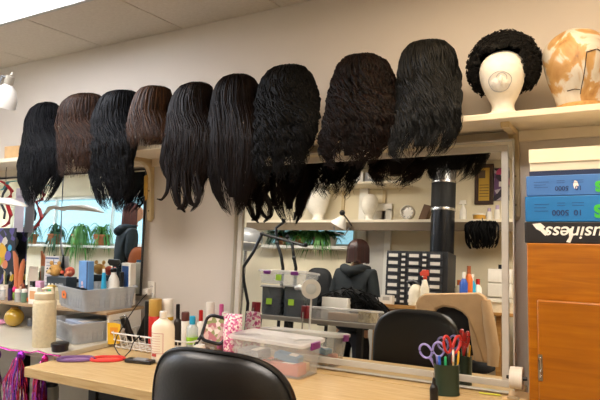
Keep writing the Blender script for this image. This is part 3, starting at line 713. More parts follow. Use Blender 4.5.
def packet(lab, nm, cat, x, y, z, d, m, rz=0., tilt=0., grp=None):
    t = thing(nm, lab, cat, (x, y, z), rz, grp); t.rotation_euler[1] = tilt
    MB().box((0, 0, d[2]/2), d).build('wrapper', m, t, bevel=.004)
    MB().box((d[0]*.2, 0, d[2]+.0004), (d[0]*.3, d[1]*.7, .001)).build('sticker', whitepl, t)
    return t
cx_, cy_ = -1.335, -.302; zi = DZ+.0045
packet('salmon pink packet lying at the bottom of the clear storage box', 'packet', 'packet', cx_+.06, cy_-.03, zi, (.20, .07, .05), M('salmon', '#c9705c', .6), -.10)
packet('tan card box at the far end of the clear storage box', 'packet', 'packet', cx_+.02, cy_+.035, zi, (.26, .05, .04), M('tan_card'), -.10)
packet('light blue cloth bundle on top of the packets in the clear storage box', 'cloth', 'cloth', cx_+.075, cy_-.015, zi+.052, (.12, .06, .03), M('cloth_blue', '#5d8fb5', .8), .1, .15)
packet('grey packet standing in the clear storage box near its hidden end', 'packet', 'packet', cx_-.11, cy_-.01, zi, (.12, .10, .085), M('packet_grey', '#8a8d92', .5), -.1)
sd = MB()
for k in range(9): sd.ball((cx_-.04+.011*k, cy_-.071, zi+.062+.004*math.sin(k)), (.005, .004, .005), 10, 6)
tag(sd.build('beaded_comb', blackpl), 'black beaded comb strip inside the front wall of the clear storage box', 'comb')

# alcohol bottle
y_ = -.43; q = at(163, 350, Y=y_); zt = at(163, 311, Y=y_)[2]-DZ
al = thing('alcohol_bottle', 'large white plastic bottle with red lined label in front of the wire basket', 'bottle', (q[0], y_, DZ), .35)
prof = [(.035, 0), (.040, .003), (.041, .02), (.041, zt*.66), (.039, zt*.72), (.030, zt*.79), (.017, zt*.84), (.0155, zt*.86)]
MB().lathe(prof, (0, 0, 0), 32, sx=1.40, sy=.9).build('body', M('milky_plastic', '#eee4cf', .38), al)
MB().lathe([(.0165, zt*.85), (.018, zt*.86), (.018, zt*.985), (.015, zt)], (0, 0, 0), 24).build('cap', whitepl, al)
lb = MB(); t_ = np.linspace(-1.05, .25, 12)-PI/2
for z0, z1 in ((.045, .047), (.140, .142)): lb.loft([[(.0588*math.cos(v), .0378*math.sin(v), z) for v in t_] for z in (z0, z1)], cap=False, close=False)
for v in (t_[0], t_[-1]): lb.loft([[(.0588*math.cos(v+d), .0378*math.sin(v+d), z) for d in (-.02, .02)] for z in (.045, .142)], cap=False, close=False)
for k in range(7): lb.loft([[(.0588*math.cos(v), .0378*math.sin(v), .055+.012*k+z) for v in t_[1:-2]] for z in (0, .0012)], cap=False, close=False)
lb.build('sticker', M('label_red', '#b8463c', .5), al, smooth=False)
lb2 = MB(); lb2.loft([[(.0589*math.cos(v), .0379*math.sin(v), z) for v in t_[1:7]] for z in (.030, .044)], cap=False, close=False); lb2.build('red_band', M('label_red'), al, smooth=False)

# wire basket with its bottles
bk = thing('wire_basket', 'white wire basket of hair care bottles on the bench against the wall', 'basket', (-2.075, -.225, DZ))
wr = M('white_wire', '#e8e6e0', .35); bw, bd, bh = .55, .25, .085
rim = MB()
rect = lambda w_, d_, z: [(x, y, z) for x, y in rr2(w_, d_, .03, 4)]
rim.tube(rect(bw, bd, bh), .0042, 8, closed=True); rim.build('rim', wr, bk)
gr = MB(); gr.tube(rect(bw*.95, bd*.9, .012), .0024, 6, closed=True); gr.tube(rect(bw*.975, bd*.95, .048), .0028, 6, closed=True)
for k in range(12):
    x = -bw/2+.03+(bw-.06)*k/11
    gr.tube([(x, -bd/2, bh), (x*.95, -bd/2*.9, .012), (x*.95, -bd/2*.85, .004), (x*.95, bd/2*.85, .004), (x*.95, bd/2*.9, .012), (x, bd/2, bh)], .0028, 5)
for k in range(7):
    y = -bd/2+.03+(bd-.06)*k/6
    gr.tube([(-bw/2, y, bh), (-bw/2*.95, y*.9, .012), (-bw/2*.93, y*.9, .004), (bw/2*.93, y*.9, .004), (bw/2*.95, y*.9, .012), (bw/2, y, bh)], .0020, 5)
gr.build('wire_mesh', wr, bk)
BZ = DZ+.008
def on(x, y, Y): return at(x, y, Y=Y)
def item_h(x, ytop, Y): return on(x, ytop, Y)[2]-BZ
def cylb(lab, cat, x, ytop, Y, wpx, m, capm=None, capf=.2, nm='bottle', necked=False, label=None, group=None):
    p_ = on(x, ytop, Y); h = p_[2]-BZ; r = wpx/2*depth(p_)/F; k = h*(1-capf)
    if necked: prof = [(r*.9, 0), (r, .004), (r, k*.86), (r*.8, k*.94), (r*.45, k)]; cap = [(r*.5, k), (r*.52, k+.003), (r*.5, h-.003), (r*.35, h)]
    else: prof = [(r*.92, 0), (r, .004), (r, k-.002), (r*.96, k)]; cap = [(r*.97, k), (r, k+.002), (r, h-.006), (r*.9, h)]
    return bottle(nm, lab, cat, p_[0], Y, BZ, prof, m, cap, capm or m, label=label, group=group)
cylb('tall black tube bottle at the wall end of the wire basket', 'bottle', 149, 301, -.17, 8, blackpl, blackpl, .3)
cylb('gold topped red bottle in the wire basket beside the tall black one', 'bottle', 155.5, 299, -.20, 13, redpl, gold, .36)
cylb('white capped yellow collared bottle behind the large alcohol bottle', 'bottle', 168, 299, -.14, 11, whitepl, whitepl, .32, label=(.13, .15, yellow))
cylb('small dark brown pump bottle behind the clear spray bottle', 'bottle', 178, 304, -.13, 8, M('amber_dark', '#2a211c', .3), blackpl, .35, necked=True)
cylb('white jar with brown lid behind the clear bottle in the basket', 'jar', 185.5, 312, -.15, 8, whitepl, M('lid_brown', '#5a2a22', .5), .25, nm='jar')
q = on(193, 315, -.25)
sb = cylb('clear spray bottle with sky blue cap and lime green sticker in the basket', 'bottle', 192.5, 316, -.25, 11.5, clearb, skyb, .22, nm='spray_bottle', necked=True, label=(.05, .085, limeg))
cylb('white bottle with bright red pointed cap in the basket', 'bottle', 201, 310, -.14, 8, whitepl, redpl, .28, necked=True)
cylb('tall white aerosol can against the wall in the basket', 'can', 210.5, 302, -.09, 9, whitepl, whitepl, .25, nm='aerosol_can')
cylb('pink bottle with rounded pink cap beside the white aerosol can', 'bottle', 221.5, 304, -.09, 9, pinkpl, M('pink_cap', '#d9609a', .4), .35, necked=True)
cylb('dark pink bottle standing behind the black framed hand mirror', 'bottle', 226, 312, -.12, 8, M('plum', '#7c3358', .4), whitepl, .2)
# black framed hand mirror with a flowered back leaning in the basket
q = on(210, 345, -.27)
hmr = thing('hand_mirror', 'black framed hand mirror with flowered back leaning in the wire basket', 'hand mirror', (q[0], -.27, BZ+.045), .25); hmr.scale = (1.22, 1.22, 1.22); hmr.rotation_euler[0] = -.35; hmr.rotation_euler[1] = .18
ol = rr2(.10, .105, .025)
fm = MB(); fm.tube([(x, 0, z+.075) for x, z in ol], .0075, 8, closed=True, up=(0, 1, 0)); fm.tube([(-.05, 0, .04), (-.06, 0, .01), (-.065, 0, -.01)], .007, 8); fm.build('frame', blackpl, hmr)
MB().prism([(x*.97, z*.97+.075) for x, z in ol], -.002, .002).build('flowered_back', ramp_mat('flower_print', 'voronoi', [(0, '#c9a9a0'), (.3, '#b06a72'), (.5, '#e0d2c8'), (.75, '#8a8f5a')], 60, const=True), hmr)
# yellow comb card and clippers at the near end
q = on(118, 326, -.30)
yc = thing('comb_card', 'yellow display card leaning out of the near end of the wire basket', 'card', (q[0], -.325, BZ+.012), .2); yc.rotation_euler[1] = -.10; yc.rotation_euler[0] = -.10; yc.scale = (1.15, 1, 1.1)
h = q[2]-BZ; MB().prism([(-.034, 0), (.030, 0), (.036, h*.9), (.0, h*.98), (-.036, h)], -.002, .002).build('card', yellow, yc, smooth=False)
kt = MB(); kt.prism([(-.020, h*.45), (.020, h*.45), (.022, h*.75), (-.022, h*.78)], -.0032, -.002); kt.build('printed_panel', M('print_orange', '#d98a1a', .5), yc, smooth=False)
for (x, ytop, Y, l, lab) in ((131, 330, -.22, -.4, 'black hair clipper lying in the basket behind the yellow card'), (140, 326, -.16, .4, 'black hair clipper with silver blade beside the tall black tube bottle')):
    q = on(x, ytop+14, Y); t = thing('hair_clipper', lab, 'clipper', (q[0], Y, BZ+.03), .4); t.rotation_euler[1] = l
    MB().lathe([(.012, -.02), (.022, 0), (.020, .05), (.024, .09), (.020, .115)], (0, 0, 0), 20, sy=.75).build('body', blackpl, t); MB().box((0, 0, .122), (.036, .014, .016)).build('blade', steel, t, bevel=.002)
    MB().tube([(0, 0, -.02), (.02, .01, -.022), (.05, .02, -.012)], .003, 6).build('cord', blackpl, t)
for x, y, h_, w_, lab in ((226, 351, .072, 9, 'short white jar with white lid beside the clear storage box'), (219, 352, .066, 7, 'smaller white pot behind the office chair back, next to the basket')):
    q = at(x, y, Z=DZ); r = w_/2*depth(q)/F
    bottle('jar', lab, 'jar', q[0], -.31, DZ, [(r*.95, 0), (r, .003), (r, h_*.68), (r*.9, h_*.7)], whitepl, [(r*1.02, h_*.7), (r*1.03, h_*.95), (r*.95, h_)], whitepl)
# pink packet bag behind the storage box
q = on(239, 314, -.24)
pb = thing('snack_bag', 'pink and white patterned bag standing between the basket and the clear box', 'bag', (q[0]-.03, -.25, DZ), .15)
pm = ramp_mat('pink_flower_print', 'voronoi', [(0, '#f0e2dc'), (.35, '#d977a0'), (.6, '#f2d6dc'), (.8, '#b8407a')], 105, const=True, rough=.35)
H = q[2]-DZ; mb = MB(); a = np.linspace(0, 2*PI, 28, endpoint=False)
mb.loft([np.stack([.048*k*np.cos(a)*(1+.06*np.sin(5*a+z*60)), d_*np.sin(a)+0*a, np.full(28, z*H)], 1) for z, k, d_ in ((0, .6, .022), (.03, .95, .034), (.3, 1.02, .040), (.6, 1., .034), (.85, 1., .020), (.93, 1.02, .005), (1., 1.04, .003))]); mb.build('bag', pm, pb, smooth='all')
MB().box((0, 0, H*.97), (.104, .006, H*.04)).build('sealed_edge', M('bag_white', '#efe8e0', .4), pb)

# flat loops and small kit at the near edge of the bench
def flat_loop(nm, lab, cat, x, y, rx, ry, m, m2, rz):
    q = at(x, y, Z=DZ); t = thing(nm, lab, cat, (q[0], q[1], DZ), rz); mb = MB(); tt = np.linspace(0, 2*PI, 48, endpoint=False)
    for k, z in ((1., .006), (.93, .008), (.86, .006)): mb.tube(np.stack([rx*k*np.cos(tt), ry*k*np.sin(tt), np.full(48, z)+.001*np.sin(3*tt)], 1), .0058, 8, closed=True)
    mb.build('band', m, t)
    mb = MB(); mb.lathe([(.78, .001), (.8, .002), (.8, .004), (.1, .004)], (0, 0, 0), 40, sx=rx, sy=ry); mb.build('pad', m2, t)
flat_loop('hair_band', 'flat purple hair band lying at the near corner of the bench beside a red one', 'hair band', 76, 360, .088, .050, M('band_purple', '#6c4a7c', .6), M('band_mauve', '#8f6a92', .6), .55)
flat_loop('hair_band', 'flat red hair band lying on the bench between the purple one and the basket', 'hair band', 107.5, 360, .082, .050, M('band_red', '#cf2f26', .5), M('band_salmon', '#d9563f', .5), .55)
q = at(140, 363, Z=DZ)
cl = thing('clipper_charger', 'flat black charger with cable on the bench in front of the wire basket', 'charger', (q[0], q[1], DZ), .15)
MB().box((0, 0, .010), (.15, .045, .018)).build('body', blackpl, cl, bevel=.005); MB().box((.01, -.005, .021), (.07, .03, .006)).build('cradle', greyp, cl, bevel=.002)
MB().tube([(-.075, 0, .008), (-.11, .01, .006), (-.13, .05, .006), (-.125, .09, .03), (-.115, .10, .07), (-.09, .12, .10)], .0028, 7).build('cable', blackpl, cl)
# ------------------------------------------------------------------ white desk: riser, bins, clutter
RZ, RY = .935, -.34
rs = thing('desk_riser', 'long low shelf riser standing at the back of the white desk', 'desk shelf', (-4.5, 0, WZ))
rl_ = -2.385+4.5; rh = RZ-WZ
MB().box((rl_/2, RY/2-.03, rh-.008), (rl_, -RY-.06, .016)).build('riser_top', M('riser_wood', '#a58a68', .55, noise=(12, .1)), rs, bevel=.002)
for x in (.03, 1.0, rl_-.012):
    MB().box((x, RY/2-.03, (rh-.016)/2), (.018, -RY-.10, rh-.016)).build('riser_post', whitep, rs, bevel=.002)
greyclear = clear_plastic('frosted_bin', '#c3c8cc', .55, .35)
def ribbed_bin(lab, x, y, z, l, w, h, rz):
    t = thing('storage_bin', lab, 'storage bin', (x, y, z), rz)
    bin_mesh(l, w, h, .9).build('tub', greyclear, t)
    rb = MB()
    for k in range(15):
        for s_ in (-1, 1): rb.box((-l*.40+l*.8*k/14, s_*(w/2*.955), h*.5), (.004, .004, h*.72), rot('x', -s_*.05))
    for k in range(9):
        for s_ in (-1, 1): rb.box((s_*(l/2*.955), -w*.38+w*.76*k/8, h*.5), (.004, .004, h*.72), rot('y', s_*.05))
    rb.build('rib', greyclear, t); return t
def binpos(corner, l, w, rz):
    c = np.array([math.cos(rz), math.sin(rz)]); s_ = np.array([-math.sin(rz), math.cos(rz)])
    return np.array(corner)-c*l/2+s_*w/2
BR = -.33; BL, BWd, BH = .42, .31, .118
ub = binpos((-2.47, -.425), BL, BWd, BR)
ribbed_bin('frosted clear storage bin heaped with spray bottles, on the riser', ub[0], ub[1], RZ, BL, BWd, BH, BR)
lb_ = binpos((-2.47, -.49), .35, .28, BR)
ribbed_bin('frosted clear storage bin on the white desk below the riser', lb_[0], lb_[1], WZ, .35, .28, .105, BR)
packet('folded brown paper packet inside the lower frosted bin', 'packet', 'packet', lb_[0]-.02, lb_[1], WZ+.006, (.22, .17, .06), M('paper_rust', '#9c5a34', .7), BR)
packet('folded blue grey towel inside the lower frosted bin', 'towel', 'towel', lb_[0], lb_[1]+.01, WZ+.068, (.22, .17, .03), M('towel_grey', '#9aa4b5', .9), BR)
UB = RZ+.006
def inbin(x, y): # picture point + wall distance -> standing point inside the upper bin
    return at(x, 300, Y=y)[0]
def spray(lab, x, ytop, Y, z0, wpx, m, trig, trm=None, rz=.3):
    p_ = at(x, ytop, Y=Y); h = p_[2]-z0; r = wpx/2*depth(p_)/F; k = h*.72
    t = thing('spray_bottle', lab, 'spray bottle', (p_[0], Y, z0), rz)
    MB().lathe([(r*.9, 0), (r, .005), (r, k*.55), (r*.75, k*.8), (r*.42, k*.93), (r*.40, k)], (0, 0, 0), 24).build('body', m, t)
    g = MB(); g.lathe([(r*.46, k), (r*.5, k+.004), (r*.5, k+.02), (r*.35, k+.024)], (0, 0, 0), 18)
    g.prism([(-.022, h*.86), (.034, h*.86), (.040, h*.90), (.034, h*.985), (-.030, h), (-.036, h*.93)], -.011, .011); g.build('spray_head', trm or trig, t, bevel=.003)
    tr_ = MB(); tr_.tube([(.022, 0, h*.87), (.030, 0, h*.82), (.026, 0, h*.77)], .004, 8); tr_.build('trigger', trig, t)
    return t
zb_ = RZ+.006
spray('white spray bottle with black trigger head in the upper frosted bin', 114, 259, -.175, zb_, 13, whitepl, blackpl)
p_ = at(104, 269, Y=-.235)
bottle('bottle', 'sky blue slanted squeeze bottle in the upper frosted bin', 'bottle', p_[0], -.235, zb_, [(.020, 0), (.022, .004), (.022, .06), (.016, .10), (.010, p_[2]-zb_-.02)], skyb, [(.009, p_[2]-zb_-.021), (.008, p_[2]-zb_)], whitepl)
p_ = at(122, 272, Y=-.15)
bottle('bottle', 'cream squeeze bottle between the white spray bottle and the navy box', 'bottle', p_[0], -.15, zb_, [(.022, 0), (.024, .004), (.024, .085), (.012, .11)], creampl, [(.012, .11), (.012, p_[2]-zb_)], blackpl)
p_ = at(130, 263, Y=-.105); h = p_[2]-zb_
nb = thing('product_box', 'white edged navy blue product box standing at the wall end of the upper bin', 'box', (p_[0]-.01, -.105, zb_), -.15)
MB().box((0, 0, h/2), (.085, .04, h)).build('carton', whitepl, nb, bevel=.003); MB().box((-.004, -.0205, h*.5), (.062, .002, h*.86)).build('printed_panel', M('navy_print', '#24508c', .4), nb)
text('lettering', 'O', .03, prw, nb, (-.018, -.023, h*.30), (PI/2, 0, 0))
p_ = at(86.5, 261, Y=-.28); h = p_[2]-zb_
bb = thing('blue_book', 'light blue box with a dancing figure picture standing in the upper bin', 'box', (p_[0], -.28, zb_), -.22)
MB().box((0, 0, h/2), (.110, .035, h)).build('carton', M('steel_blue', '#5f8fc4', .45, noise=(14, .15)), bb, bevel=.002); MB().box((.044, -.018, h/2), (.010, .003, h)).build('dark_band', M('navy_dark', '#1d2f55', .5), bb)
fg = MB(); fg.ball((-.012, -.0185, h*.52), (.010, .002, .012), 12, 8); fg.prism([(-.02, h*.45), (.0, h*.47), (.022, h*.25), (.012, h*.12), (-.018, h*.18), (-.03, h*.36)], -.0195, -.0175); fg.build('printed_figure', M('print_blush', '#d9b7b4', .5), bb, smooth=False)
# small things heaped at the front of the bin and along the riser
def lump(nm, lab, cat, x, y, Y, z, r, m, parts=(), rz=0.):
    p_ = at(x, y, Y=Y); t = thing(nm, lab, cat, (p_[0], Y, z), rz); MB().ball((0, 0, r[2]), r, 20, 12).build('body', m, t, smooth='all')
    for pn, c_, rr_, mm in parts: MB().ball(c_, rr_, 14, 8).build(pn, mm, t, smooth='all')
    return t
lump('hair_bun', 'small black hair bun resting on the rim end of the upper frosted bin', 'hair piece', 82, 285, -.33, zb_+.06, (.045, .03, .028), blackm, (('strand_tuft', (.05, 0, .018), (.04, .015, .012), blackm), ('strand_tuft', (-.035, 0, .04), (.02, .02, .02), blackm)))
p_ = at(73.5, 293, Y=-.40)
og = thing('price_tag', 'orange sticker tag taped to the front of the upper frosted bin', 'tag', (*(binpos((-2.47, -.425), BL, BWd, BR)+np.array([-math.sin(-BR)*0, 0])), RZ), BR)
MB().prism([(-.105, .055), (-.045, .055), (-.040, .085), (-.07, .100), (-.11, .092)], -BWd/2*.99-.004, -BWd/2*.99-.002).build('tag', orange, og, smooth=False)
MB().box((-.075, -BWd/2*.99-.0045, .075), (.02, .001, .012)).build('print', blackpl, og)
lion = lump('plush_lion', 'tan plush toy lion head on top of the black boxed toy', 'plush toy', 55, 280, -.22, at(60, 276.5, Y=-.21)[2]+.001, (.044, .035, .036), M('plush_tan', '#c79a55', .95, noise=(60, .2), bump=(150, .6)), (('muzzle', (-.012, -.036, .030), (.018, .014, .014), M('plush_cream', '#dcbf8d', .9)), ('ear', (-.035, 0, .080), (.014, .01, .014), M('plush_tan')), ('ear', (.035, 0, .080), (.014, .01, .014), M('plush_tan')), ('nose', (-.014, -.049, .034), (.006, .004, .004), blackpl), ('eye', (-.028, -.034, .05), (.004, .004, .004), blackpl), ('eye', (.004, -.038, .05), (.004, .004, .004), blackpl)))
p_ = at(60, 290, Y=-.22); tbh = at(60, 276.5, Y=-.21)[2]-RZ
tb = thing('toy_box', 'black toy box with pale lettering under the plush lion', 'box', (p_[0], -.21, RZ), -.05)
MB().box((0, 0, tbh/2), (.19, .075, tbh)).build('carton', M('box_slate', '#1e2a33', .4), tb, bevel=.002)
bl_ = MB()
for k in range(4): bl_.box((-.07+.035*k, -.0382, tbh*.7), (.018, .001, .016), rot('y', .3*k))
bl_.build('print', prw, tb, smooth=False)
red_ = M('flower_red', '#c4533c', .7, noise=(40, .3))
pf = lump('flower_pincushion', 'coral red flowery pincushion beside the plush lion on the toy box', 'pincushion', 70, 280, -.20, at(60, 276.5, Y=-.21)[2]+.001, (.028, .028, .030), red_, [('petal', (.024*math.cos(k), -.018+.02*math.sin(k*1.7), .028+.018*math.sin(k*2.1)), (.012, .010, .012), red_ if k % 2 else M('flower_peach', '#d98c6a', .7)) for k in range(9)])
p_ = at(47, 291, Y=-.12)
np_ = thing('notice_sheet', 'white ruled notice sheet with navy heading standing against the wall mirror', 'sheet', (p_[0], -.10, RZ), 0.); np_.rotation_euler[0] = -.06
wq = .135; hq = at(46, 256, Y=-.10)[2]-RZ
MB().box((0, 0, hq/2), (wq, .002, hq)).build('sheet', M('paper_white', '#e6e4e6', .7), np_)
ln = MB(); ln.box((0, -.0015, hq*.95), (wq*.96, .001, .010))
for k in range(9): ln.box((-.006*(k % 3), -.0015, hq*(.85-.08*k)), (wq*(.8-.1*(k % 3)), .0008, .003))
ln.build('ruled_print', M('print_blue_grey', '#5a6a94', .6), np_)
p_ = at(31, 292, Y=-.11)
ns = thing('notice_sheet', 'blank cream sheet standing beside the ruled notice against the wall mirror', 'sheet', (p_[0], -.105, RZ), .06); ns.rotation_euler[0] = -.07
MB().box((0, 0, .10), (.085, .002, .20)).build('sheet', M('paper_cream', '#dfd8c8', .7), ns); MB().box((0, -.0012, .19), (.05, .001, .012)).build('tape_strip', M('tape_white2', '#cfc8ba', .5), ns)
p_ = at(54.5, 262, Y=-.08)
cn = thing('thread_cone', 'dark thread cone standing behind the plush lion', 'thread cone', (p_[0], -.08, RZ)); hcn = at(55, 255, Y=-.08)[2]-RZ
MB().lathe([(.030, 0), (.030, .006), (.026, .01), (.004, hcn)], (0, 0, 0), 20).build('thread', M('thread_dark', '#2e3440', .8), cn); MB().lathe([(.032, 0), (.032, .005)], (0, 0, 0), 20).build('base', whitepl, cn)
# cups, tools, small figures on the riser, from the window side inwards
def cupset(lab, x, Y, r, h, m, sticks):
    p_ = at(x, 300, Y=Y); t = thing('tool_cup', lab, 'cup', (p_[0], Y, RZ))
    MB().lathe([(r*.85, 0), (r*.9, .003), (r, h), (r*.94, h), (r*.84, .005), (.001, .005)], (0, 0, 0), 24).build('cup_wall', m, t)
    for k, (nm, lab2, cat, L, rr_, mm, lean, yaw) in enumerate(sticks):
        a = 2.4*k; s = thing(nm, lab2, cat, (p_[0]+r*.4*math.cos(a), Y+r*.4*math.sin(a), RZ+.008), yaw); s.rotation_euler[1] = lean
        MB().lathe([(rr_*.5, 0), (rr_, .01), (rr_, L*.6), (rr_*.8, L*.62)], (0, 0, 0), 10).build('shaft', mm, s)
        MB().ball((0, 0, L*.8), (rr_*1.8, rr_*1.0, L*.22), 14, 10).build('end', mm, s, smooth='all')
cupset('small white cup of combs on the riser in front of the colourful poster', 5, -.18, .032, .08, whitepl, [('hair_comb', 'dark green handled comb standing in the white cup', 'comb', .15, .005, M('bottle_green', '#3f5a35', .5), -.1, 0.), ('hair_comb', 'black comb standing in the white cup at the picture edge', 'comb', .14, .005, blackpl, .12, 1.), ('hair_comb', 'cream handled comb leaning in the white cup', 'comb', .16, .005, M('comb_cream', '#d9c79a', .5), .05, 2.)])
skin = M('vinyl_orange', '#cf7a50', .5)
fg_ = thing('display_hand', 'two tall coral wig props leaning on the poster beside the white cup', 'wig prop', (at(17, 290, Y=-.15)[0], -.15, RZ), 0)
for dx, le, hh in ((0, -.10, .30), (.045, .04, .25)):
    MB().tube([(dx, 0, 0), (dx-.01, 0, hh*.5), (dx+le*.2, 0, hh*.85), (dx+le*.45, 0, hh)], [.018, .015, .016, .006], 12).build('prong', skin, fg_)
lump('toy_figure', 'small hot pink topped toy figure at the foot of the coral props', 'toy', 14, 296, -.27, RZ, (.016, .014, .03), M('toy_green', '#7fa03c', .5), (('hood', (0, 0, .066), (.019, .018, .020), M('hot_pink', '#e02f72', .5)),))
lump('toy_figure', 'small brown haired doll figure in dark dress on the riser', 'toy', 22, 296, -.25, RZ, (.018, .015, .035), M('doll_dark', '#2b2130', .6), (('hair', (0, .004, .082), (.018, .016, .026), M('doll_hair', '#7a3d22', .7)), ('face', (0, -.010, .078), (.010, .008, .012), M('doll_skin', '#d8a98a', .6))))
lump('toy_pumpkin', 'tiny orange pumpkin ornament on the riser behind the cream water bottle', 'ornament', 29, 297, -.28, RZ, (.020, .018, .016), orange, (('stem', (0, 0, .034), (.004, .004, .008), M('bottle_green')),))
def card_box(nm, lab, cat, x, ytop, Y, wpx, m, d_=.03, pm_=None, z=None):
    p_ = at(x, ytop, Y=Y); z = RZ if z is None else z; h = p_[2]-z; w_ = wpx*depth(p_)/F
    t = thing(nm, lab, cat, (p_[0], Y, z), .0); MB().box((0, 0, h/2), (w_, d_, h)).build('carton', m, t, bevel=.0015)
    if pm_: MB().box((0, -d_/2-.0006, h*.55), (w_*.7, .001, h*.5)).build('printed_panel', pm_, t)
    return t
card_box('sticky_note_pad', 'pink sticky note pad standing on the riser below the ruled notice', 'note pad', 40, 281, -.24, 7.5, M('note_pink', '#dba9c8', .7), pm_=M('note_mauve', '#c894b8', .7))
card_box('small_box', 'small black box between the pink pad and the lion on the riser', 'box', 33.5, 281, -.22, 5, blackpl, pm_=greyp)
card_box('small_box', 'low white box with orange picture standing at the riser edge', 'box', 35, 287.5, -.31, 13, whitepl, pm_=M('print_orange_pale', '#d9a06a', .6))
card_box('small_box', 'mustard printed box behind the low white one on the riser', 'box', 52, 285, -.27, 8, M('mustard', '#b89a4a', .6), pm_=greenpl)
card_box('small_box', 'cream box on the riser next to the frosted bin', 'box', 60, 287, -.26, 9, M('box_ecru', '#cfc4a8', .6), pm_=M('ecru_dark', '#a89a78', .6))
cylb2 = lambda lab, x, ytop, Y, wpx, m, capm, cf=.25, nm='bottle', cat='bottle': (lambda p_, : bottle(nm, lab, cat, p_[0], Y, RZ, [(wpx*.5*depth(p_)/F*.9, 0), (wpx*.5*depth(p_)/F, .003), (wpx*.5*depth(p_)/F, (p_[2]-RZ)*(1-cf))], m, [(wpx*.45*depth(p_)/F, (p_[2]-RZ)*(1-cf)), (wpx*.4*depth(p_)/F, p_[2]-RZ)], capm))(at(x, ytop, Y=Y))
cylb2('dark violet nail varnish bottle at the riser edge', 10.5, 284, -.29, 4.5, M('violet_dark', '#3c2c5a', .3), blackpl)
cylb2('grey green glass bottle on the riser beside the pumpkin', 24.5, 289, -.30, 6, M('sea_green', '#6f8f7a', .3), whitepl)
cylb2('clear glass varnish bottle with white cap at the riser edge', 3, 286, -.29, 5, clearb, whitepl)
cylb2('white capped clear jar on the riser in front of the poster', 18, 289, -.31, 6, clearb, whitepl, nm='jar', cat='jar')
# poster and ribbon ornament at the picture edge, leaning on the mirror
p0, p1 = at(-14, 262, Y=-.10), at(14, 228, Y=-.10)
ps = thing('picture_board', 'dark picture board with a yellow and violet cartoonish flower print against the mirror', 'picture', ((p0[0]+p1[0])/2, -.10, p0[2]-.16), 0.); ps.rotation_euler[0] = -.05
ps['label'] = 'dark picture board with yellow, violet and coral blotches standing against the wall mirror'
wq = p1[0]-p0[0]; hq = p1[2]-p0[2]+.16
MB().box((0, 0, hq/2), (wq, .008, hq)).build('board', ramp_mat('board_print', 'voronoi', [(0, '#20242f'), (.45, '#c9a22a'), (.58, '#54488f'), (.72, '#1f2a38'), (.86, '#c9c2b4')], 22, const=True), ps, bevel=.001)
for k, (x, z, r, m) in enumerate(((.02, .24, .045, yellow), (.085, .21, .035, M('violet', '#6a55b0', .5)), (.06, .15, .03, M('coral', '#d9805a', .5)), (-.02, .17, .035, limeg), (.10, .265, .022, skyb))):
    MB().lathe([(r*.2, .0048), (r, .0052), (r*.2, .0056)], (0, 0, 0), 18, R=rot('x', PI/2)).build('painted_blotch', m, ps, loc=(x, .0, z))
sheet = thing('notice_sheet', 'pale lilac sheet hanging on the wall mirror behind the red ribbon', 'sheet', (at(18, 230, Y=-.08)[0], -.078, at(18, 232, Y=-.08)[2])); sheet.rotation_euler[0] = -.045
hs = at(18, 188, Y=-.08)[2]-at(18, 232, Y=-.08)[2]
MB().box((0, 0, hs/2), (.10, .002, hs)).build('sheet', M('paper_lilac', '#cfcad8', .7), sheet); MB().box((0, -.0012, hs*.8), (.07, .001, .02)).build('faint_print', M('print_lilac', '#b3aec4', .7), sheet)
rbn = thing('ribbon_ornament', 'curly red ribbon ornament with black and teal tails hanging by the mirror edge', 'ornament', (at(6, 205, Y=-.15)[0], -.15, at(6, 205, Y=-.15)[2]))
def px_local(pts, Y, o): return [at(x, y, Y=Y)-np.array(o.location) for x, y in pts]
MB().tube(px_local([(1, 181), (6, 184), (12, 191), (10, 197), (4, 199), (8, 206), (11, 215), (8, 224), (3, 227)], -.15, rbn), .016, 8, flat=.25).build('ribbon', M('ribbon_red', '#b8222a', .5), rbn)
MB().tube(px_local([(8, 186), (3, 194), (1, 203), (5, 212), (4, 219)], -.15, rbn), .013, 8, flat=.25).build('ribbon_tail', M('ribbon_black', '#23252e', .6), rbn)
MB().tube(px_local([(0, 190), (4, 189), (8, 182), (16, 181)], -.15, rbn), .013, 8, flat=.25).build('ribbon_tail', M('ribbon_teal', '#6fb7b8', .5), rbn)
MB().tube(px_local([(6, 181), (6, 172), (7, 165)], -.15, rbn), .002, 6).build('hanging_cord', blackpl, rbn)
# desk lamps
lampw = M('lamp_white', '#e9e4da', .35); lampg = M('lamp_grey', '#8f9195', .4, .4)
p_ = at(3, 100, Y=-.42)
dl = thing('desk_lamp', 'white dome desk lamp with grey neck high above the white desk', 'lamp', (-3.42, -.42, RZ-.16))
z0 = RZ-.16
def L_(x, y, Y=-.42): return at(x, y, Y=Y)-np.array([-3.42, -.42, z0])
hd_ = L_(5, 96); R_ = rot('y', .42)
MB().lathe([(.006, .085), (.022, .082), (.05, .055), (.072, .0), (.074, -.055), (.070, -.053), (.068, .0), (.04, .05)], tuple(hd_-np.array([.0, 0, .01])), 32, R=R_).build('lamp_shade', lampw, dl)
sk = hd_+R_ @ np.array([0, 0, .075])
MB().lathe([(.026, 0), (.027, .004), (.025, .05), (.010, .054), (.010, .062)], tuple(sk), 24, R=R_).build('socket', M('socket_grey', '#a79f90', .4, .3), dl)
MB().tube([sk+R_ @ np.array([0, 0, .058]), sk+R_ @ np.array([0.004, 0, .078])], .005, 8).build('switch', lampw, dl)
MB().tube([(-.02, 0, .03), (-.22, 0, .55), (-.26, 0, 1.05), tuple(sk+np.array([-.06, 0, .06])), tuple(sk+R_ @ np.array([0, 0, .04]))], .008, 8).build('arm', lampg, dl)
MB().lathe([(.07, 0), (.07, .015), (.03, .03)], (-.02, 0, 0), 24).build('base', lampw, dl)
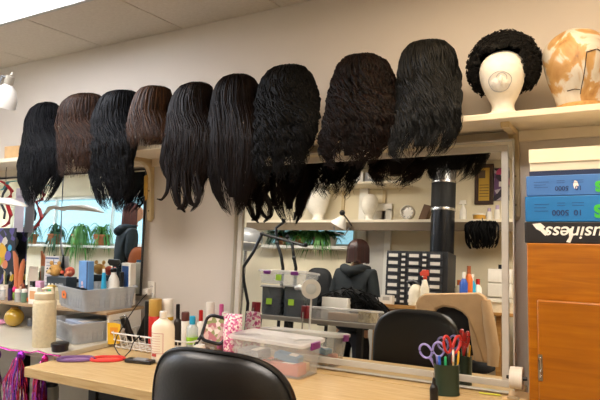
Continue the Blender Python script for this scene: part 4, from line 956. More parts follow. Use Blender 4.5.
# second white shade and the grey jointed magnifier arm
LYl = -.33; lb0 = at(-66, 262, Y=LYl)
ws = thing('desk_lamp', 'jointed lamp with slim white head reaching in low over the white desk', 'lamp', (lb0[0], LYl, RZ))
Lm = lambda x, y, dy=0.: at(x, y, Y=LYl+dy)-np.array([lb0[0], LYl, RZ])
MB().lathe([(.06, 0), (.06, .014), (.02, .024)], (0, 0, 0), 24).build('base', lampw, ws)
MB().tube([(0, 0, .01), tuple(Lm(-62, 254))], .011, 8).build('post', lampg, ws)
MB().tube([Lm(-62, 254), Lm(-33, 207)], .014, 8, flat=.6).build('lower_arm', M('arm_grey', '#9a9a9c', .4, .3), ws); MB().ball(tuple(Lm(-44, 225)), (.020, .022, .018), 14, 10).build('joint_knob', blackpl, ws)
MB().tube([Lm(-33, 207), Lm(-30, 202), Lm(-25, 200.5), Lm(-14, 203)], [.013, .017, .015, .014], 10).build('elbow', lampw, ws)
hdm = MB(); hr = []
for x, y, w_, h_ in ((-22, 202, .012, .008), (-16, 202.5, .035, .016), (-4, 202, .060, .028), (8, 202.5, .066, .030), (18, 204.5, .050, .018), (24, 206, .026, .008), (27, 206.6, .006, .004)):
    c_ = Lm(x, y); a = np.linspace(0, 2*PI, 20, endpoint=False); hr.append(np.stack([np.full(20, c_[0]), w_*np.cos(a), c_[2]+h_*np.where(np.sin(a) > 0, np.sin(a), .45*np.sin(a))], 1))
hdm.loft(hr); hdm.build('lamp_head', lampw, ws, smooth='all')
# on the desk top
p_ = at(44, 346, Z=WZ); r = 11*depth(p_)/F; h = at(44, 289, Y=p_[1])[2]-WZ
wbm = M('bottle_cream_speckled', '#d8ccab', .55, noise=(70, .07), bump=(110, .35))
wbt = thing('water_bottle', 'tall cream water bottle with handled lid on the white desk', 'bottle', (p_[0], p_[1], WZ), .3)
MB().lathe([(r*.94, 0), (r, .006), (r, h*.76), (r*.97, h*.79), (r*.84, h*.82), (r*.82, h*.83)], (0, 0, 0), 40).build('body', wbm, wbt)
MB().lathe([(r*.86, h*.825), (r*.88, h*.83), (r*.88, h*.93), (r*.80, h*.945), (.002, h*.945)], (0, 0, 0), 36).build('lid', M('bottle_cream', '#dccfb0', .5), wbt)
MB().tube([(-r*.2, 0, h*.93), (-r*.2, 0, h*1.0), (r*.2, 0, h*1.02), (r*.75, 0, h*1.02), (r*.85, 0, h*.92)], .009, 10, flat=.8).build('carry_loop', M('bottle_cream'), wbt)
p_ = at(60, 351, Z=WZ)
bottle('hair_wax_tin', 'low black round tin on the white desk beside the cream water bottle', 'tin', p_[0], p_[1], WZ, [(.036, 0), (.040, .003), (.041, .024)], blackpl, [(.043, .024), (.044, .026), (.044, .040), (.040, .043)], blackpl)
p_ = at(17, 326, Z=WZ); r = 9.2*depth(p_)/F
bl = thing('glass_globe', 'round amber glass globe jar on the white desk under the riser', 'jar', (p_[0], p_[1]-.02, WZ))
MB().ball((0, 0, r), r, 32, 20).build('globe', M('amber_glass', '#b8932c', .15, noise=(12, .15), spec=.8, coat=.5), bl, smooth='all'); MB().lathe([(r*.4, 2*r-.006), (r*.42, 2*r), (r*.36, 2*r+.006), (.002, 2*r+.006)], (0, 0, 0), 20).build('stopper', gold, bl)
p_ = at(4, 323, Z=WZ)
pk = thing('hair_brush', 'pink tube brush lying on the white desk beside the amber globe', 'brush', (p_[0]-.02, p_[1]-.06, WZ+.018), .2)
MB().tube([(-.10, 0, 0), (.07, 0, 0)], .017, 14).build('barrel', M('pink_soft', '#e29ac0', .5), pk); MB().tube([(.07, 0, 0), (.085, 0, 0), (.12, 0, 0)], [.017, .010, .008], 12).build('handle', M('pink_soft'), pk)
p_ = at(30, 325, Z=WZ)
cylx = bottle('jar', 'small grey jar in the shade under the riser beside the amber globe', 'jar', at(31, 322, Y=-.22)[0], -.22, WZ, [(.02, 0), (.021, .003), (.021, .04)], M('jar_slate', '#6f7683', .5), [(.022, .04), (.022, .052)], greyp)
# cable drooping from the upper bin to the clippers
tag(MB().tube([at(x, y, Y=Y) for x, y, Y in ((147, 294, -.10), (142, 299, -.14), (135, 308, -.2), (128, 318, -.24), (122, 328, -.29), (117, 336, -.36), (114, 346, -.42))]+[at(118, 353, Z=DZ+.004), at(124, 359, Z=DZ+.004)], .0028, 7).build('power_cable', blackpl), 'thin black cable drooping from the wall past the frosted bins to the bench', 'cable')
so = thing('wall_socket', 'white wall socket with plug beside the wall mirror, above the tall black tube bottle', 'socket', (at(151, 290, Y=-.01)[0], -.006, at(151, 290, Y=-.01)[2]))
MB().box((0, 0, 0), (.055, .010, .10)).build('face_plate', whitepl, so, bevel=.003); MB().box((-.02, -.02, -.01), (.045, .03, .04)).build('plug', whitepl, so, bevel=.004)
for z in (.022, -.022):
    s_ = MB()
    for x in (-.006, .006): s_.box((x+.008, -.0055, z), (.002, .001, .008))
    s_.build('slot', blackpl, so)
# tinsel along the desk front
tm = [M('tinsel_'+n_, c_, .25, .75, noise=(40, .25)) for n_, c_ in (('magenta', '#b8287e'), ('purple', '#8a2bb0'), ('red', '#a81e2e'), ('silver', '#c9b8b0'), ('blue', '#2a3a80'))]
tg = thing('tinsel_garland', 'magenta metallic tinsel string draped along the white desk edge', 'garland', (-2.8, WY-.012, WZ-.02))
def Lg(x, y): return at(x, y, Y=WY-.012)-np.array([-2.8, WY-.012, WZ-.02])
MB().tube([Lg(x, y) for x, y in ((-12, 341), (0, 347), (10, 350), (22, 351), (30, 353), (38, 351), (46, 354), (54, 355), (60, 356))], .007, 8, flat=.5).build('string', tm[0], tg)
for nm_, x, y, n_, spread, L, lab in (('a', 22, 353, 320, .095, .36, 'large metallic tassel of mixed tinsel ribbons hanging from the desk edge near the bench corner'), ('b', 46, 357, 110, .036, .32, 'narrow magenta tinsel tassel hanging closest to the bench corner'), ('c', -1, 352, 160, .06, .36, 'purple tinsel tassel cut by the picture edge, hanging from the white desk')):
    o_ = at(x, y, Y=WY-.022); t = thing('hanging_tassel', lab, 'tassel', o_)
    MB().ball((0, -.006, -.014), (.024 if nm_ == 'a' else .013, .018, .026), 16, 10).build('knot', tm[1] if nm_ != 'b' else tm[0], t, smooth='all')
    for ci, mm in enumerate(tm):
        if nm_ == 'b' and ci in (3, 4): continue
        if nm_ == 'c' and ci == 4: continue
        k_ = max(6, n_//5); P = np.zeros((k_, 14, 3)); tt = np.linspace(0, 1, 14)
        an = RNG.uniform(0, 6.28, k_); sp = spread*np.sqrt(RNG.rand(k_)); ll = L*RNG.uniform(.75, 1.1, k_)
        flare = np.minimum(1, tt*2.2)**.7
        P[..., 0] = (sp*np.cos(an))[:, None]*flare+.006*np.sin(tt[None]*RNG.uniform(6, 22, k_)[:, None]+an[:, None]); P[..., 1] = -.018+(.028*np.sin(an))[:, None]*flare*(-1 if 0 else 1)-.012*flare; P[..., 2] = -.01-ll[:, None]*tt
        P[..., 1] = np.minimum(P[..., 1], -.004)
        mb = MB(); lock_mesh(mb, P, np.full((k_, 14), .0042), .15, 4); o = mb.build('tinsel_ribbons', mm, t, smooth=False); o['kind'] = 'stuff'
# thermos under the bench
p_ = at(51, 400, Y=-.60)
th_b = thing('thermos', 'grey thermos with dark cap standing on a crate under the bench corner', 'thermos', (at(51, 400, Y=-.45)[0], -.45, .30))
th_h = at(51, 381, Y=-.45)[2]-.30
MB().lathe([(.036, 0), (.04, .004), (.04, th_h*.86), (.034, th_h*.9)], (0, 0, 0), 28).build('body', M('thermos_grey', '#8f8f88', .35, .5), th_b); MB().lathe([(.035, th_h*.9), (.036, th_h), (.03, th_h+.004)], (0, 0, 0), 24).build('cap', blackpl, th_b)
cr = thing('crate', 'grey crate on the floor under the bench corner', 'crate', (at(51, 400, Y=-.45)[0], -.42, 0)); bin_mesh(.36, .28, .294).build('tub', greyp, cr)
MB().box((0, 0, .298), (.37, .29, .004)).build('lid', greyp, cr)
# ------------------------------------------------------------------ the room behind the viewer, seen in the mirrors
def mp(x, y, Y): return mat_(x, y, Y=Y)
greytop = M('table_grey', '#8d8578', .5, noise=(14, .06)); pinew = ramp_mat('pine_board', 'noise', [(.3, '#a9793f'), (.7, '#c49455')], 8, (1, 10, 10), .45)
# work table with boxes
TY = -1.78; TZ = mp(310, 319, TY)[2]; tx0, tx1 = mp(246, 312, TY)[0], mp(374, 328, TY)[0]
tt_ = thing('work_table', 'grey topped high work table seen in the mirror, loaded with clear boxes', 'table', ((tx0+tx1)/2, TY-.32, 0)); Wt = tx1-tx0
MB().box((0, 0, TZ-.018), (Wt, .62, .036)).build('tabletop', greytop, tt_, bevel=.004)
for x in (-Wt/2+.08, Wt/2-.14):
    for y in (-.26, .24): MB().box((x, y, (TZ-.036)/2), (.045, .045, TZ-.036)).build('leg', dkm, tt_, bevel=.003)
MB().box((0, -.1, .35), (Wt-.3, .4, .02)).build('lower_shelf', dkm, tt_)
darkclear = clear_plastic('smoky_plastic', '#5d6468', .62, .3)
def mbox(lab, xl, xr, yt, Y, m, h=None, z=None, d_=.30, ledge=None, sticker=None, latch=False, nm='storage_box'):
    a, b = mp(xl, yt, Y), mp(xr, yt, Y); z = TZ if z is None else z; h = (a[2]+b[2])/2-z if h is None else h; w_ = abs(b[0]-a[0])
    t = thing(nm, lab, 'storage box', ((a[0]+b[0])/2, Y-d_/2, z)); bin_mesh(w_, d_, h-.02, .93).build('tub', m, t)
    l_ = MB(); l_.loft([[(x, y, q) for x, y in rr2(w_+.016-k, d_+.016-k, .02)] for k, q in ((0, h-.016), (0, h-.004), (.02, h), (.1, h))]); l_.build('lid', clear_plastic('clear_lid'), t)
    if latch:
        for s_ in (-1, 1): MB().box((s_*w_*.30, d_/2+.010, h-.025), (.07, .012, .03)).build('latch', purp, t, bevel=.003)
    if sticker: MB().box((-w_*.05, d_/2+.0015, h*.45), (.055, .002, .05)).build('sticker', M('lime_sticker', '#a6d23a', .5), t)
    return t, h
_, h1 = mbox('smoky clear box with lime sticker in the mirror, nearest the frame stile', 261.5, 281.5, 285, TY-.10, darkclear, sticker=1)
_, h2 = mbox('smoky clear box with lime sticker beside the white ring lamp in the mirror', 283.5, 303.5, 285, TY-.10, darkclear, sticker=1)
packet('folded dark fabric inside the first smoky box in the mirror', 'fabric', 'fabric', mp(271, 285, TY-.1)[0], TY-.25, TZ+.006, (.13, .2, .14), M('fabric_slate', '#3d444c', .9))
packet('folded dark fabric inside the second smoky box in the mirror', 'fabric', 'fabric', mp(293, 285, TY-.1)[0], TY-.25, TZ+.006, (.13, .2, .14), M('fabric_slate'))
mbox('long clear box with purple latches lying across the two smoky boxes in the mirror', 259, 305, 270, TY-.10, clearp, z=TZ+max(h1, h2)+.004, d_=.28, sticker=1, latch=1)
mb_, hb_ = mbox('wide clear bin of papers in the mirror, in front of the dark hair pile', 306, 372, 308, TY-.05, clearp, d_=.26)
packet('stack of tan paper sheets inside the wide clear bin in the mirror', 'paper', 'paper', mp(335, 308, TY)[0], TY-.18, TZ+.006, (.20, .18, .06), M('paper_tan', '#c3a584', .8))
packet('small box of mixed green and amber tubes inside the wide clear bin in the mirror', 'box', 'box', mp(360, 308, TY)[0], TY-.18, TZ+.006, (.10, .18, .09), ramp_mat('mixed_tubes', 'voronoi', [(0, '#b7a26a'), (.4, '#8f7a3f'), (.7, '#cdbb8c')], 30, const=True))
wbx = mp(327, 297, TY-.2); t = thing('white_box', 'low white cardboard box standing behind the wide clear bin in the mirror', 'box', (wbx[0], TY-.40, TZ)); hwb = mp(327, 297, TY-.36)[2]-TZ
MB().box((0, 0, hwb/2), (.24, .10, hwb)).build('carton', whitepl, t, bevel=.003); MB().box((0, 0, hwb+.001), (.24, .02, .001)).build('tape_strip', M('tape_tan'), t)
# pile of dark hair behind the bin
hp = mp(352, 285, TY-.5); hpl = thing('hair_pile', 'loose pile of black hair on the far side of the grey table in the mirror', 'hair', (hp[0], TY-.50, TZ)); hh = hp[2]-TZ
n_ = 260; P = np.zeros((n_, 16, 3)); tt = np.linspace(0, 1, 16); cxr = RNG.uniform(-.26, .26, n_); an = RNG.uniform(-.5, .5, n_); ln_ = RNG.uniform(.1, .25, n_)
env = np.sqrt(np.maximum(.05, 1-(cxr/.30)**2))
P[..., 0] = cxr[:, None]+ln_[:, None]*(tt[None]-.5); P[..., 1] = RNG.uniform(-.07, .08, n_)[:, None]+.03*np.sin(7*tt[None]+an[:, None]*9); P[..., 2] = np.maximum(.006, (hh*.95*env*np.sqrt(RNG.rand(n_)))[:, None]*np.sin(PI*(.15+.7*tt))[None])
mb = MB(); lock_mesh(mb, P, np.full((n_, 16), .006), .6, 4); mb.ball((0, 0, hh*.4), (.27, .08, hh*.5), 24, 12); mb.build('hair', blackm, hpl, smooth='all')
# clamps at the table edge
for x, y, lab in ((254, 303, 'dark red wig clamp on the table edge in the mirror near the frame stile'), (303.5, 310, 'dark red wig clamp on the table edge in the mirror below the ring lamp')):
    q = mp(x, y, TY+.03); c_ = thing('table_clamp', lab, 'clamp', (q[0], TY+.012, TZ)); rm = M('clamp_red', '#7a1420', .4)
    MB().box((0, -.02, .05), (.05, .07, .10)).build('body', rm, c_, bevel=.006); MB().cyl((0, .02, -.22), (0, .02, .05), .006, seg=10).build('screw_rod', steel, c_); MB().cyl((-.03, .02, -.20), (.03, .02, -.20), .005, seg=8).build('tommy_bar', steel, c_)
# ring magnifier on a floor stand
RYp = TY+.13; q = mp(311, 289, RYp); ml2 = thing('magnifier_stand', 'white round magnifier lamp on a thin floor stand in the mirror', 'lamp', (q[0], RYp, 0))
rr_ = 10*(np.linalg.norm(q-CAM)+.2)/F*.5
rr_ = abs(mp(321, 289, RYp)[0]-mp(301, 289, RYp)[0])/2*.86; Rr = rot('z', -.5) @ rot('x', PI/2)
MB().lathe([(rr_*.55, -.018), (rr_, -.018), (rr_*1.02, .0), (rr_, .018), (rr_*.8, .026), (rr_*.55, .020), (rr_*.55, -.018)], (0, 0, q[2]), 36, R=Rr).build('lamp_ring', lampw, ml2)
MB().lathe([(rr_*.3, -.022), (rr_*.57, -.014), (rr_*.57, .014), (rr_*.3, .022)], (0, 0, q[2]), 30, R=Rr).build('lens', M('lens_white', '#dfe2df', .1, spec=.8), ml2)
MB().tube([(0, -.02, .02), (0, -.02, q[2]-.3), (-.0, -.015, q[2]-rr_)], .008, 8).build('pole', lampw, ml2); MB().lathe([(.14, 0), (.14, .015), (.03, .03)], (0, -.02, 0), 28).build('base', lampw, ml2)
MB().tube([(-rr_*.9, 0, q[2]), (-rr_*1.6, -.03, q[2]+.01), (-rr_*2.1, -.04, q[2]+.0)], [.018, .022, .016], 10).build('handle', lampw, ml2)

# jacket chair, further black chairs
JY = -2.17; J = lambda x, y: (lambda p_: (p_[0], p_[2]))(mp(x, y, JY))
jo = [(414, 318), (416, 303), (419, 297), (425, 293.5), (479, 292.4), (485, 296), (488, 302), (494, 330), (499, 352), (494, 364), (474, 361), (471, 340), (468, 318), (462, 312), (454, 308), (443, 306.5), (436, 309), (433.5, 318)]
jpt = [J(*v) for v in jo]; jcx = sum(p_[0] for p_ in jpt)/len(jpt); jz = max(p_[1] for p_ in jpt)
jc = thing('office_chair', 'black office chair wearing the tan jacket, seen in the mirror behind the leather chair', 'chair', (jcx-.01, JY-.065, 0), PI)
chair_parts(jc, jz-.02, .42, .46, seatz=jz-.52, m=M('black_fabric', '#141416', .8, noise=(60, .1)))
jk = thing('jacket', 'tan jacket draped over the black chair back in the mirror', 'jacket', (jcx, JY, jz))
MB().prism([(a-jcx, b-jz) for a, b in jpt], -.045, .012).build('jacket_body', M('jacket_tan', '#c3a27a', .85, noise=(9, .08), bump=(30, .25)), jk, bevel=.014)
sl = MB(); sl.tube([np.array([J(*v)[0]-jcx, .012, J(*v)[1]-jz]) for v in ((486, 300), (490, 325), (494, 350), (493, 366))], [.035, .045, .045, .04], 12, flat=.7); sl.build('sleeve', M('jacket_tan'), jk)
fl = MB(); fl.tube([np.array([J(*v)[0]-jcx, .016, J(*v)[1]-jz]) for v in ((468, 316), (476, 335), (484, 362))], .006, 8); fl.build('lapel_fold', M('jacket_shade', '#ab8b64', .85), jk)
q = mp(319, 268, -2.82); bc = thing('task_chair', 'black square backed task chair beyond the grey table in the mirror', 'chair', (q[0], -2.82, 0), PI)
chair_parts(bc, q[2], abs(mp(305, 270, -2.65)[0]-mp(333, 270, -2.65)[0])*.98, .42, seatz=q[2]-.45, thick=.06, m=M('black_mesh', '#17181a', .75))

# pine desk and the drawer cabinet
DY2 = -2.40; a = mp(373, 303, DY2); b = mp(420, 308, DY2); PZ = a[2]
pdk = thing('pine_desk', 'high pine desk carrying the black drawer cabinet in the mirror', 'desk', (a[0], DY2, 0)); Wp = .86
MB().box((Wp/2, -.33, PZ-.016), (Wp, .66, .032)).build('desktop', pinew, pdk, bevel=.003)
for x in (.03, Wp-.04):
    for y in (-.05, -.6): MB().box((x, y, (PZ-.032)/2), (.06, .06, PZ-.032)).build('leg', pinew, pdk, bevel=.003)
MB().box((Wp/2, -.04, PZ-.08), (Wp-.15, .02, .09)).build('apron', pinew, pdk)
CY2 = DY2-.18; c0, c1, cz = mp(387, 251, CY2)[0], mp(443.5, 251, CY2)[0], mp(415, 251, CY2)[2]
Wd, Hd = c1-c0, cz-PZ
dc = thing('drawer_cabinet', 'black small parts drawer cabinet with white labels on the pine desk in the mirror', 'drawer cabinet', (c0, CY2, PZ))
MB().box((Wd/2+.02, -.15, Hd/2), (Wd+.04, .29, Hd)).build('carcass', M('cabinet_black', '#26282c', .5, noise=(20, .08)), dc, bevel=.003)
dm = M('drawer_black', '#30333a', .4); lw_ = M('label_white', '#dcd9d2', .6)
cols = [0, .26, .37, .63, .74, 1.0]; hw = Hd*.96/7
for i in range(5):
    x0_, x1_ = cols[i]*Wd+.004, cols[i+1]*Wd-.004; nn = 7 if i % 2 == 0 else 10
    hh_ = Hd*.96/nn
    for j in range(nn):
        d = MB().box(((x0_+x1_)/2, .006, Hd*.02+hh_*(j+.5)), (x1_-x0_, .012, hh_-.008)).build('drawer', dm, dc, bevel=.002)
        MB().box(((x0_+x1_)/2, .0125, Hd*.02+hh_*(j+.5)), ((x1_-x0_)*.68, .002, (hh_-.008)*.48)).build('label_card', lw_, d)
# bottles and box on the pine desk
q = mp(387, 295, DY2-.06); t = thing('white_carton', 'small white carton at the pine desk corner in the mirror', 'box', (q[0], DY2-.08, PZ)); h = q[2]-PZ
MB().box((0, 0, h/2), (.10, .08, h)).build('carton', whitepl, t, bevel=.003); MB().box((0, .0405, h*.6), (.06, .001, .03)).build('printed_panel', M('print_grey', '#b9b6ae', .6), t)
q = mp(376, 297, DY2-.05); t = thing('paper_roll', 'white paper towel roll at the corner of the pine desk in the mirror', 'paper roll', (q[0]+.02, DY2-.14, PZ)); h = q[2]-PZ
MB().lathe([(.02, 0), (.055, 0), (.055, h), (.02, h), (.02, 0)], (0, 0, 0), 28).build('roll', whitepl, t)
q = mp(415, 284, DY2-.05); h = q[2]-PZ
t = thing('gallon_jug', 'cream plastic jug with black handle in front of the drawer cabinet in the mirror', 'jug', (q[0], DY2-.08, PZ))
MB().lathe([(.05, 0), (.058, .006), (.058, h*.7), (.04, h*.92), (.02, h)], (0, 0, 0), 26).build('body', creampl, t); MB().tube([(-.03, .02, h*.95), (-.07, .02, h*1.08), (-.02, .02, h*1.14), (.02, .0, h*1.0)], .016, 8).build('handle', blackpl, t)
q = mp(425, 270, DY2-.05); h = q[2]-PZ
t = thing('spray_bottle', 'white spray bottle with red spray head in front of the drawer cabinet in the mirror', 'spray bottle', (q[0], DY2-.06, PZ))
MB().lathe([(.034, 0), (.038, .005), (.038, h*.5), (.014, h*.74)], (0, 0, 0), 24).build('body', creampl, t); g = MB(); g.lathe([(.015, h*.74), (.018, h*.76), (.016, h*.84)], (0, 0, 0), 16); g.prism([(-.04, h*.84), (.03, h*.84), (.03, h), (-.02, h), (-.045, h*.92)], -.012, .012); g.build('spray_head', M('spray_red', '#d9503c', .4), t, bevel=.003)
# low desk and shelf at the far side with clutter
LY = -2.75; q = mp(490, 312, LY); LZ = q[2]
sd_ = thing('side_desk', 'narrow wooden side desk against the wall beyond the jacket chair in the mirror', 'desk', (max(mp(470, 312, LY)[0], a[0]+.98), LY, 0))
MB().box((.4, -.25, LZ-.015), (.95, .5, .03)).build('desktop', pinew, sd_, bevel=.003)
for x in (.0, .8): MB().box((x, -.25, (LZ-.03)/2), (.04, .42, LZ-.03)).build('side_panel', pinew, sd_)
sx_ = mp(497, 300, LY-.1)
tr2 = thing('storage_tray', 'low cream storage tray on the side desk in the mirror', 'tray', (sx_[0], LY-.18, LZ)); bin_mesh(.30, .22, mp(490, 302, LY-.08)[2]-LZ, .95).build('tub', creampl, tr2)
MB().box((0, .1, .03), (.08, .002, .02)).build('label_card', lw_, tr2)
sx_ = mp(499, 268, LY-.2); wsx = thing('white_organizer', 'white desk organizer box high beside the frame stile in the mirror', 'organizer', (sx_[0], LY-.34, LZ)); h = sx_[2]-LZ
for k in range(3): MB().box((0, 0, h*(.17+.33*k)), (.20, .22, h*.30)).build('drawer', whitepl, wsx, bevel=.004)
MB().box((0, -.01, h/2), (.19, .20, h*.98)).build('carcass', M('organizer_grey', '#c9c4b8', .5), wsx)
MB().box((0, .0, h+.02), (.05, .05, .04)).build('top_cap', blackpl, wsx)
for k, (x, yt, m, cm, lab) in enumerate(((464, 272, bluepl, whitepl, 'blue bottle on the pine desk in the mirror beside the cabinet'), (469, 266, orange, M('rust', '#a8552a', .6), 'orange topped bottle behind the jacket chair in the mirror'), (472, 274, skyb, whitepl, 'turquoise bottle on the pine desk in the mirror behind the jacket'), (459, 280, creampl, orange, 'cream bottle behind the jacket collar in the mirror'), (478, 279, whitepl, redpl, 'white bottle with red cap behind the jacket in the mirror'))):
    q = mp(x, yt, DY2-.2-.04*k); h = q[2]-PZ
    bottle('bottle', lab, 'bottle', q[0], DY2-.2-.04*k, PZ, [(.030, 0), (.034, .004), (.034, h*.7), (.015, h*.82)], m, [(.016, h*.82), (.016, h)], cm)

# long shelf under the heads, an upper shelf, and what stands on them
SY = -3.08; s0, s1 = mp(247, 217, SY), mp(520, 224, SY); SZ = (mp(300, 217.5, SY)[2]+mp(380, 226, SY)[2])/2+.02
fs = thing('wall_shelf', 'long cream shelf above the window in the mirror with foam heads on it', 'shelf', (s0[0], Y0, SZ)); Ws = X1-s0[0]-.02
MB().box((Ws/2, (SY-Y0)/2, -.014), (Ws, SY-Y0, .028)).build('shelf_board', shelfm, fs, bevel=.003); MB().box((Ws/2, SY-Y0-.012, -.0705), (Ws, .02, .085)).build('front_apron', M('apron_wood', '#6a5a44', .6), fs)
UZ = mp(340, 181.5, SY)[2]
us = thing('wall_shelf', 'upper cream shelf high over the foam heads in the mirror', 'shelf', (s0[0]+.3, Y0, UZ)); wu = mp(402, 181, SY)[0]-s0[0]-.3; MB().box((wu/2, (SY-Y0)/2-.02, -.012), (wu, SY-Y0-.04, .024)).build('shelf_board', shelfm, us, bevel=.003)
for x in (342, 383): MB().box((mp(x, 200, Y0+.05)[0]-s0[0]-.3, .012, -.02-(UZ-SZ)/2), (.035, .02, UZ-SZ-.05)).build('upright', brm, us)
for (x, yb, yt, yaw, f_, lab) in ((318, 217, 188, -PI*.60, True, 'white foam head with facial features in profile on the far shelf in the mirror'), (369, 220, 193.5, 0, False, 'smooth faceless white foam head on the far shelf in the mirror')):
    q = mp(x, yb, SY-.14); q2 = mp(x, yt, SY-.14); t = thing('foam_head', lab, 'mannequin head', (q[0], SY-.14, SZ), yaw if f_ else PI)
    hm = MB(); head(hm, q2[2]-SZ, face=f_, s=.88); hm.build('head_form', foam, t, smooth='all'); MB().lathe([(.07, 0), (.07, .008), (.055, .012)], (0, 0, 0), 24).build('base_disc', whitepl, t)
q = mp(294, 216, SY-.12); t = thing('wig_stand', 'small black wig stand disc on the far shelf in the mirror beside the foam head', 'wig stand', (q[0], SY-.13, SZ)); MB().lathe([(.10, 0), (.10, .008), (.02, .014)], (0, 0, 0), 28).build('base', blackpl, t); MB().lathe([(.012, .01), (.012, .10), (.018, .11)], (0, 0, 0), 14).build('peg', blackpl, t)
# items on the right hand run of the shelf
q = mp(407, 215, SY-.1); t = thing('desk_fan', 'small round white fan on the far shelf in the mirror', 'fan', (q[0], SY-.12, SZ)); r = .075; Rf = rot('x', PI/2)
MB().lathe([(r*.9, -.03), (r, -.02), (r, .02), (r*.9, .03), (r*.86, .02), (r*.86, -.02), (r*.9, -.03)], (0, 0, .09), 30, R=Rf).build('guard_ring', whitepl, t); MB().lathe([(.002, .012), (r*.85, .012), (r*.85, .016), (.002, .016)], (0, 0, .09), 24, R=Rf).build('rear_guard', whitepl, t); MB().ball((0, -.004, .09), (r*.84, .012, r*.84), 24, 12).build('front_grille', whitepl, t); fb = MB()
for k in range(4): fb.box((0, 0, .09), (.02, .006, r*1.5), rot('y', k*PI/4) @ rot('z', .3))
fb.build('blade_set', greyp, t); MB().lathe([(.05, 0), (.05, .01), (.012, .02)], (0, 0, 0), 20).build('foot', whitepl, t)
q = mp(423, 214, SY-.1); t = thing('wood_block', 'brown wooden block leaning on the far shelf in the mirror beside the fan', 'block', (q[0], SY-.14, SZ)); t.rotation_euler[1] = .0
MB().prism([(-.05, 0), (.03, 0), (.085, .15), (.01, .17)], -.05, .05).build('block', M('walnut', '#6a4a2c', .55, noise=(9, .15)), t, bevel=.003)
q = mp(463, 200, SY-.1); h = q[2]-SZ
t = thing('spray_bottle', 'white spray bottle on the far shelf in the mirror beside the vent pipe', 'spray bottle', (q[0], SY-.12, SZ)); MB().lathe([(.03, 0), (.034, .004), (.034, h*.5), (.013, h*.72), (.013, h*.8)], (0, 0, 0), 22).build('body', whitepl, t); MB().prism([(-.045, h*.8), (.03, h*.8), (.025, h), (-.03, h)], -.012, .012).build('spray_head', whitepl, t, bevel=.003)
q = mp(479, 214, SY-.1); h = max(.05, q[2]-SZ)
t = thing('yellow_tub', 'yellow tub with white lid on the far shelf in the mirror below the framed picture', 'tub', (q[0], SY-.12, SZ)); MB().lathe([(.048, 0), (.056, .004), (.060, h*.8)], (0, 0, 0), 26).build('body', M('tub_yellow', '#c9962e', .4), t); MB().lathe([(.063, h*.8), (.063, h), (.05, h+.003)], (0, 0, 0), 26).build('lid', whitepl, t)
for x, yt, lab in ((489, 208, 'white tube bottle on the far shelf in the mirror beside the yellow tub'), (497, 205, 'white pump bottle on the far shelf in the mirror beside the frame stile')):
    q = mp(x, yt, SY-.1); h = q[2]-SZ; bottle('bottle', lab, 'bottle', q[0], SY-.12, SZ, [(.026, 0), (.028, .004), (.026, h*.72)], whitepl, [(.018, h*.72), (.016, h)], M('cap_lilac', '#b9a6c4', .5))
# boxes on the upper shelf
for x0_, x1_, m, lab in ((300, 320, M('box_pale', '#d5cfc4', .6), 'pale box on the upper shelf in the mirror behind the curly hair ends'), (348, 363, whitepl, 'white box on the upper shelf in the mirror'), (365, 376, greyp, 'grey box on the upper shelf in the mirror next to the white one')):
    a_, b_ = mp(x0_, 178, SY-.08), mp(x1_, 178, SY-.08); w_ = abs(b_[0]-a_[0]); hq = min(.11, ZC-UZ-.03)
    t = thing('shelf_box', lab, 'box', ((a_[0]+b_[0])/2, SY-.16, UZ)); MB().box((0, 0, hq/2), (w_, .16, hq)).build('carton', m, t, bevel=.002); MB().box((0, .0805, hq*.5), (w_*.5, .001, hq*.3)).build('label_card', lw_, t)
# vent pipe, picture, hanging wig
q = mp(443, 230, -2.95); vw = abs(mp(430, 210, -2.95)[0]-mp(456, 210, -2.95)[0])/2
vp = thing('vent_pipe', 'black insulated vent pipe with metal bands hanging from the ceiling in the mirror', 'pipe', (q[0], -2.93, ZC-1.25)); r = vw*.92
MB().lathe([(r*.97, .0), (r*.97, .66), (r*.97, .665)], (0, 0, 0), 30).build('lower_sleeve', M('pipe_glossy', '#23252a', .25, .5), vp); MB().lathe([(r, .665), (r, .93), (r*.98, .935)], (0, 0, 0), 30).build('insulation', M('pipe_black', '#141413', .7), vp)
for z in (.665, .93): MB().lathe([(r*1.02, z-.012), (r*1.03, z), (r*1.02, z+.012)], (0, 0, 0), 30).build('band', steel, vp)
MB().lathe([(r*.97, .936), (r*.97, 1.25)], (0, 0, 0), 30).build('upper_sleeve', M('pipe_metal', '#9a9a98', .35, .8), vp)
a_, b_ = mp(475, 164, Y0+.03), mp(493, 204, Y0+.03); Wf, Hf = b_[0]-a_[0], a_[2]-b_[2]; Hf = min(Hf, ZC-.04-b_[2])
pf_ = thing('framed_picture', 'yellow poster in a dark wooden frame on the wall in the mirror', 'picture', ((a_[0]+b_[0])/2, Y0+.015, b_[2]))
ff = MB()
for cx__, cz__, dx, dz in ((0, .018, Wf, .036), (0, Hf-.018, Wf, .036), (-Wf/2+.018, Hf/2, .036, Hf-.072), (Wf/2-.018, Hf/2, .036, Hf-.072)): ff.box((cx__, 0, cz__), (dx, .03, dz))
ff.build('frame', M('frame_dark_wood', '#3a2416', .45), pf_, bevel=.003); MB().box((0, -.004, Hf/2), (Wf-.06, .012, Hf-.06)).build('poster', M('poster_yellow', '#c9a23a', .5), pf_)
pp = MB(); pp.box((-.02, .003, Hf*.75), (Wf*.35, .002, Hf*.2)); pp.build('photo_print', M('print_brown', '#5a4630', .6), pf_); pp = MB()
for k in range(5): pp.box((.0, .003, Hf*(.2+.07*k)), (Wf*.5, .002, .008))
pp.build('print_line', M('print_umber', '#7a6230', .6), pf_, smooth=False)
pq = mp(501, 182, Y0+.03); a_, b_ = mp(494, 168, Y0+.03), mp(509, 200, Y0+.03)
